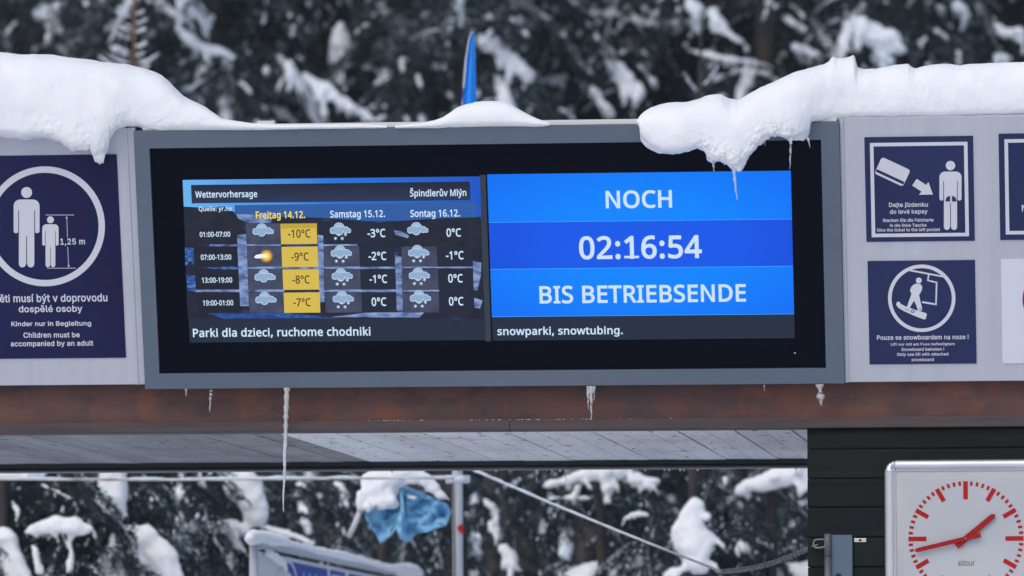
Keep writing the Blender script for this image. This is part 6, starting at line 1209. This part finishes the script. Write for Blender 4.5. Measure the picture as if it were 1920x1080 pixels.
sapling('bushy sapling with clumpy snow close to the cabin corner', 1450, 11.5,
        [[(1375, 925, 18), (1400, 910, 26), (1440, 905, 32), (1480, 890, 40), (1520, 880, 40)], [(1500, 900, 30), (1516, 920, 20)], [(1455, 1080, 30), (1500, 1072, 40), (1560, 1075, 50)], [(1360, 890, 14), (1358, 915, 10)], [(1380, 1020, 16), (1410, 1035, 18)]],
        fan(rd, 56, 1340, 1580, 860, 1090, .3, .65, .0, 1.4), 56)
sapling('low white snow drift covering a bush at the bottom middle', 1160, 12.5,
        [[(1050, 1078, 10), (1100, 1070, 26), (1160, 1062, 40), (1210, 1060, 40), (1250, 1070, 30)], [(1060, 1100, 30), (1200, 1092, 50)]],
        fan(rd, 14, 1080, 1260, 1040, 1100, .25, .5, .05, .8), 67)
sapling('thin sapling with broken white clumps right of the white pole', 950, 13.0,
        [[(905, 935, 12), (925, 955, 16), (938, 975, 12)], [(915, 975, 14), (930, 995, 20), (935, 1015, 18)], [(940, 1020, 16), (955, 1045, 28), (965, 1065, 26)], [(890, 1000, 10), (900, 1010, 10)], [(625, 900, 16), (650, 930, 20), (640, 950, 14)]],
        fan(rd, 22, 840, 1000, 860, 1070, .3, .6, .1, 1.4), 78)
sapling('dark sapling with small snow clumps behind the banner and parasol', 720, 14.0,
        [[(800, 1000, 10), (820, 1015, 18), (832, 1035, 12)], [(640, 985, 12), (650, 1010, 10)], [(560, 900, 26), (570, 950, 20), (575, 990, 16)]],
        fan(rd, 34, 520, 860, 850, 1070, .35, .7, .1, 1.6), 89)

# small bare leaders poking up behind the snow banks
def leader(label, x0, y_top, y_bot, Y, pairs, up, mtr, seed, wt=6, sn=5):
    """thin leading shoot with side twigs; pairs [(y, half-length px)], up = rise of the twigs"""
    p0 = hitY(x0, y_bot, Y); p1 = hitY(x0+3, y_top, Y); base = np.array([p0[0], Y, ground_z(p0[0], Y)-.1]); sc_ = (Y-CAM[1])/FPX
    t = empty('bare_sapling', base, label, 'tree', 'bare leading shoots above the snow banks'); rd = random.Random(seed)
    g = G(); g.tube([base, p0, p1], [wt*sc_*1.1, wt*sc_*.6, wt*sc_*.3], 8); link('trunk', g.mesh('trunk'), mtr, t, True)
    g = G(); g2 = G()
    for (y, l_) in pairs:
        for s_ in (-1, 1):
            l2 = l_*rd.uniform(.55, 1.2); yy = y+rd.uniform(-9, 9); P = [hitY(x0+s_*l2*u, yy-up*l2*(u**1.4 if up > .6 else u)+(l2*.12*math.sin(u*3)), Y+rd.uniform(-.1, .1)*u) for u in np.linspace(0, 1, 6)]
            g.tube(P, np.linspace(2.2, 1.2, 6)*sc_, 6); g2.tube([q+np.array([0, -.01, sc_*1.6]) for q in P[1:]], np.array([1.2, sn*.75, sn*.6, sn*.9, sn*.4])*sc_*rd.uniform(.6, 1), 7)
    link('twigs', g.mesh('twigs'), mtr, t, True); link('twig_snow', g2.mesh('twig_snow'), M['tree_snow'], t, True)
leader('small spruce top with orange stem and snowy twigs above the left snow bank', 251, -60, 125, 22, [(-20, 18), (0, 20), (22, 26), (38, 28), (52, 26), (66, 30), (80, 30), (98, 34), (112, 50), (120, 56), (126, 40)], .35, M['bark_orange'], 4)
leader('bare sapling with upswept candelabra twigs left of the right snow overhang', 1312, 20, 190, 20, [(162, 42), (166, 30)], 1.1, M['bark'], 8, wt=5, sn=4)
print('tris', sum(sum(len(p.vertices)-2 for p in m.polygons) for m in {o.data for o in COL.objects if o.type == 'MESH'} if True and len(m.polygons) < 2e5), 'objects', len(COL.objects))

# ------------------------------------------------------------------ the frosty air between the display and the wood
hz = bpy.data.materials.new('frosty_air'); hz.use_nodes = True; n_ = hz.node_tree; n_.nodes.remove(n_.nodes['Principled BSDF'])
pv = n_.nodes.new('ShaderNodeVolumePrincipled'); pv.inputs['Density'].default_value = .0007; pv.inputs['Color'].default_value = (.86, .90, .96, 1); pv.inputs['Anisotropy'].default_value = .2
n_.links.new(pv.outputs[0], n_.nodes['Material Output'].inputs['Volume'])
g = G(); g.box((-62, -82, -2), (62, 142, 42)); o = link('haze', g.mesh('haze'), hz); o['kind'] = 'stuff'; o['label'] = 'thin frosty haze in front of the wooded hillside'
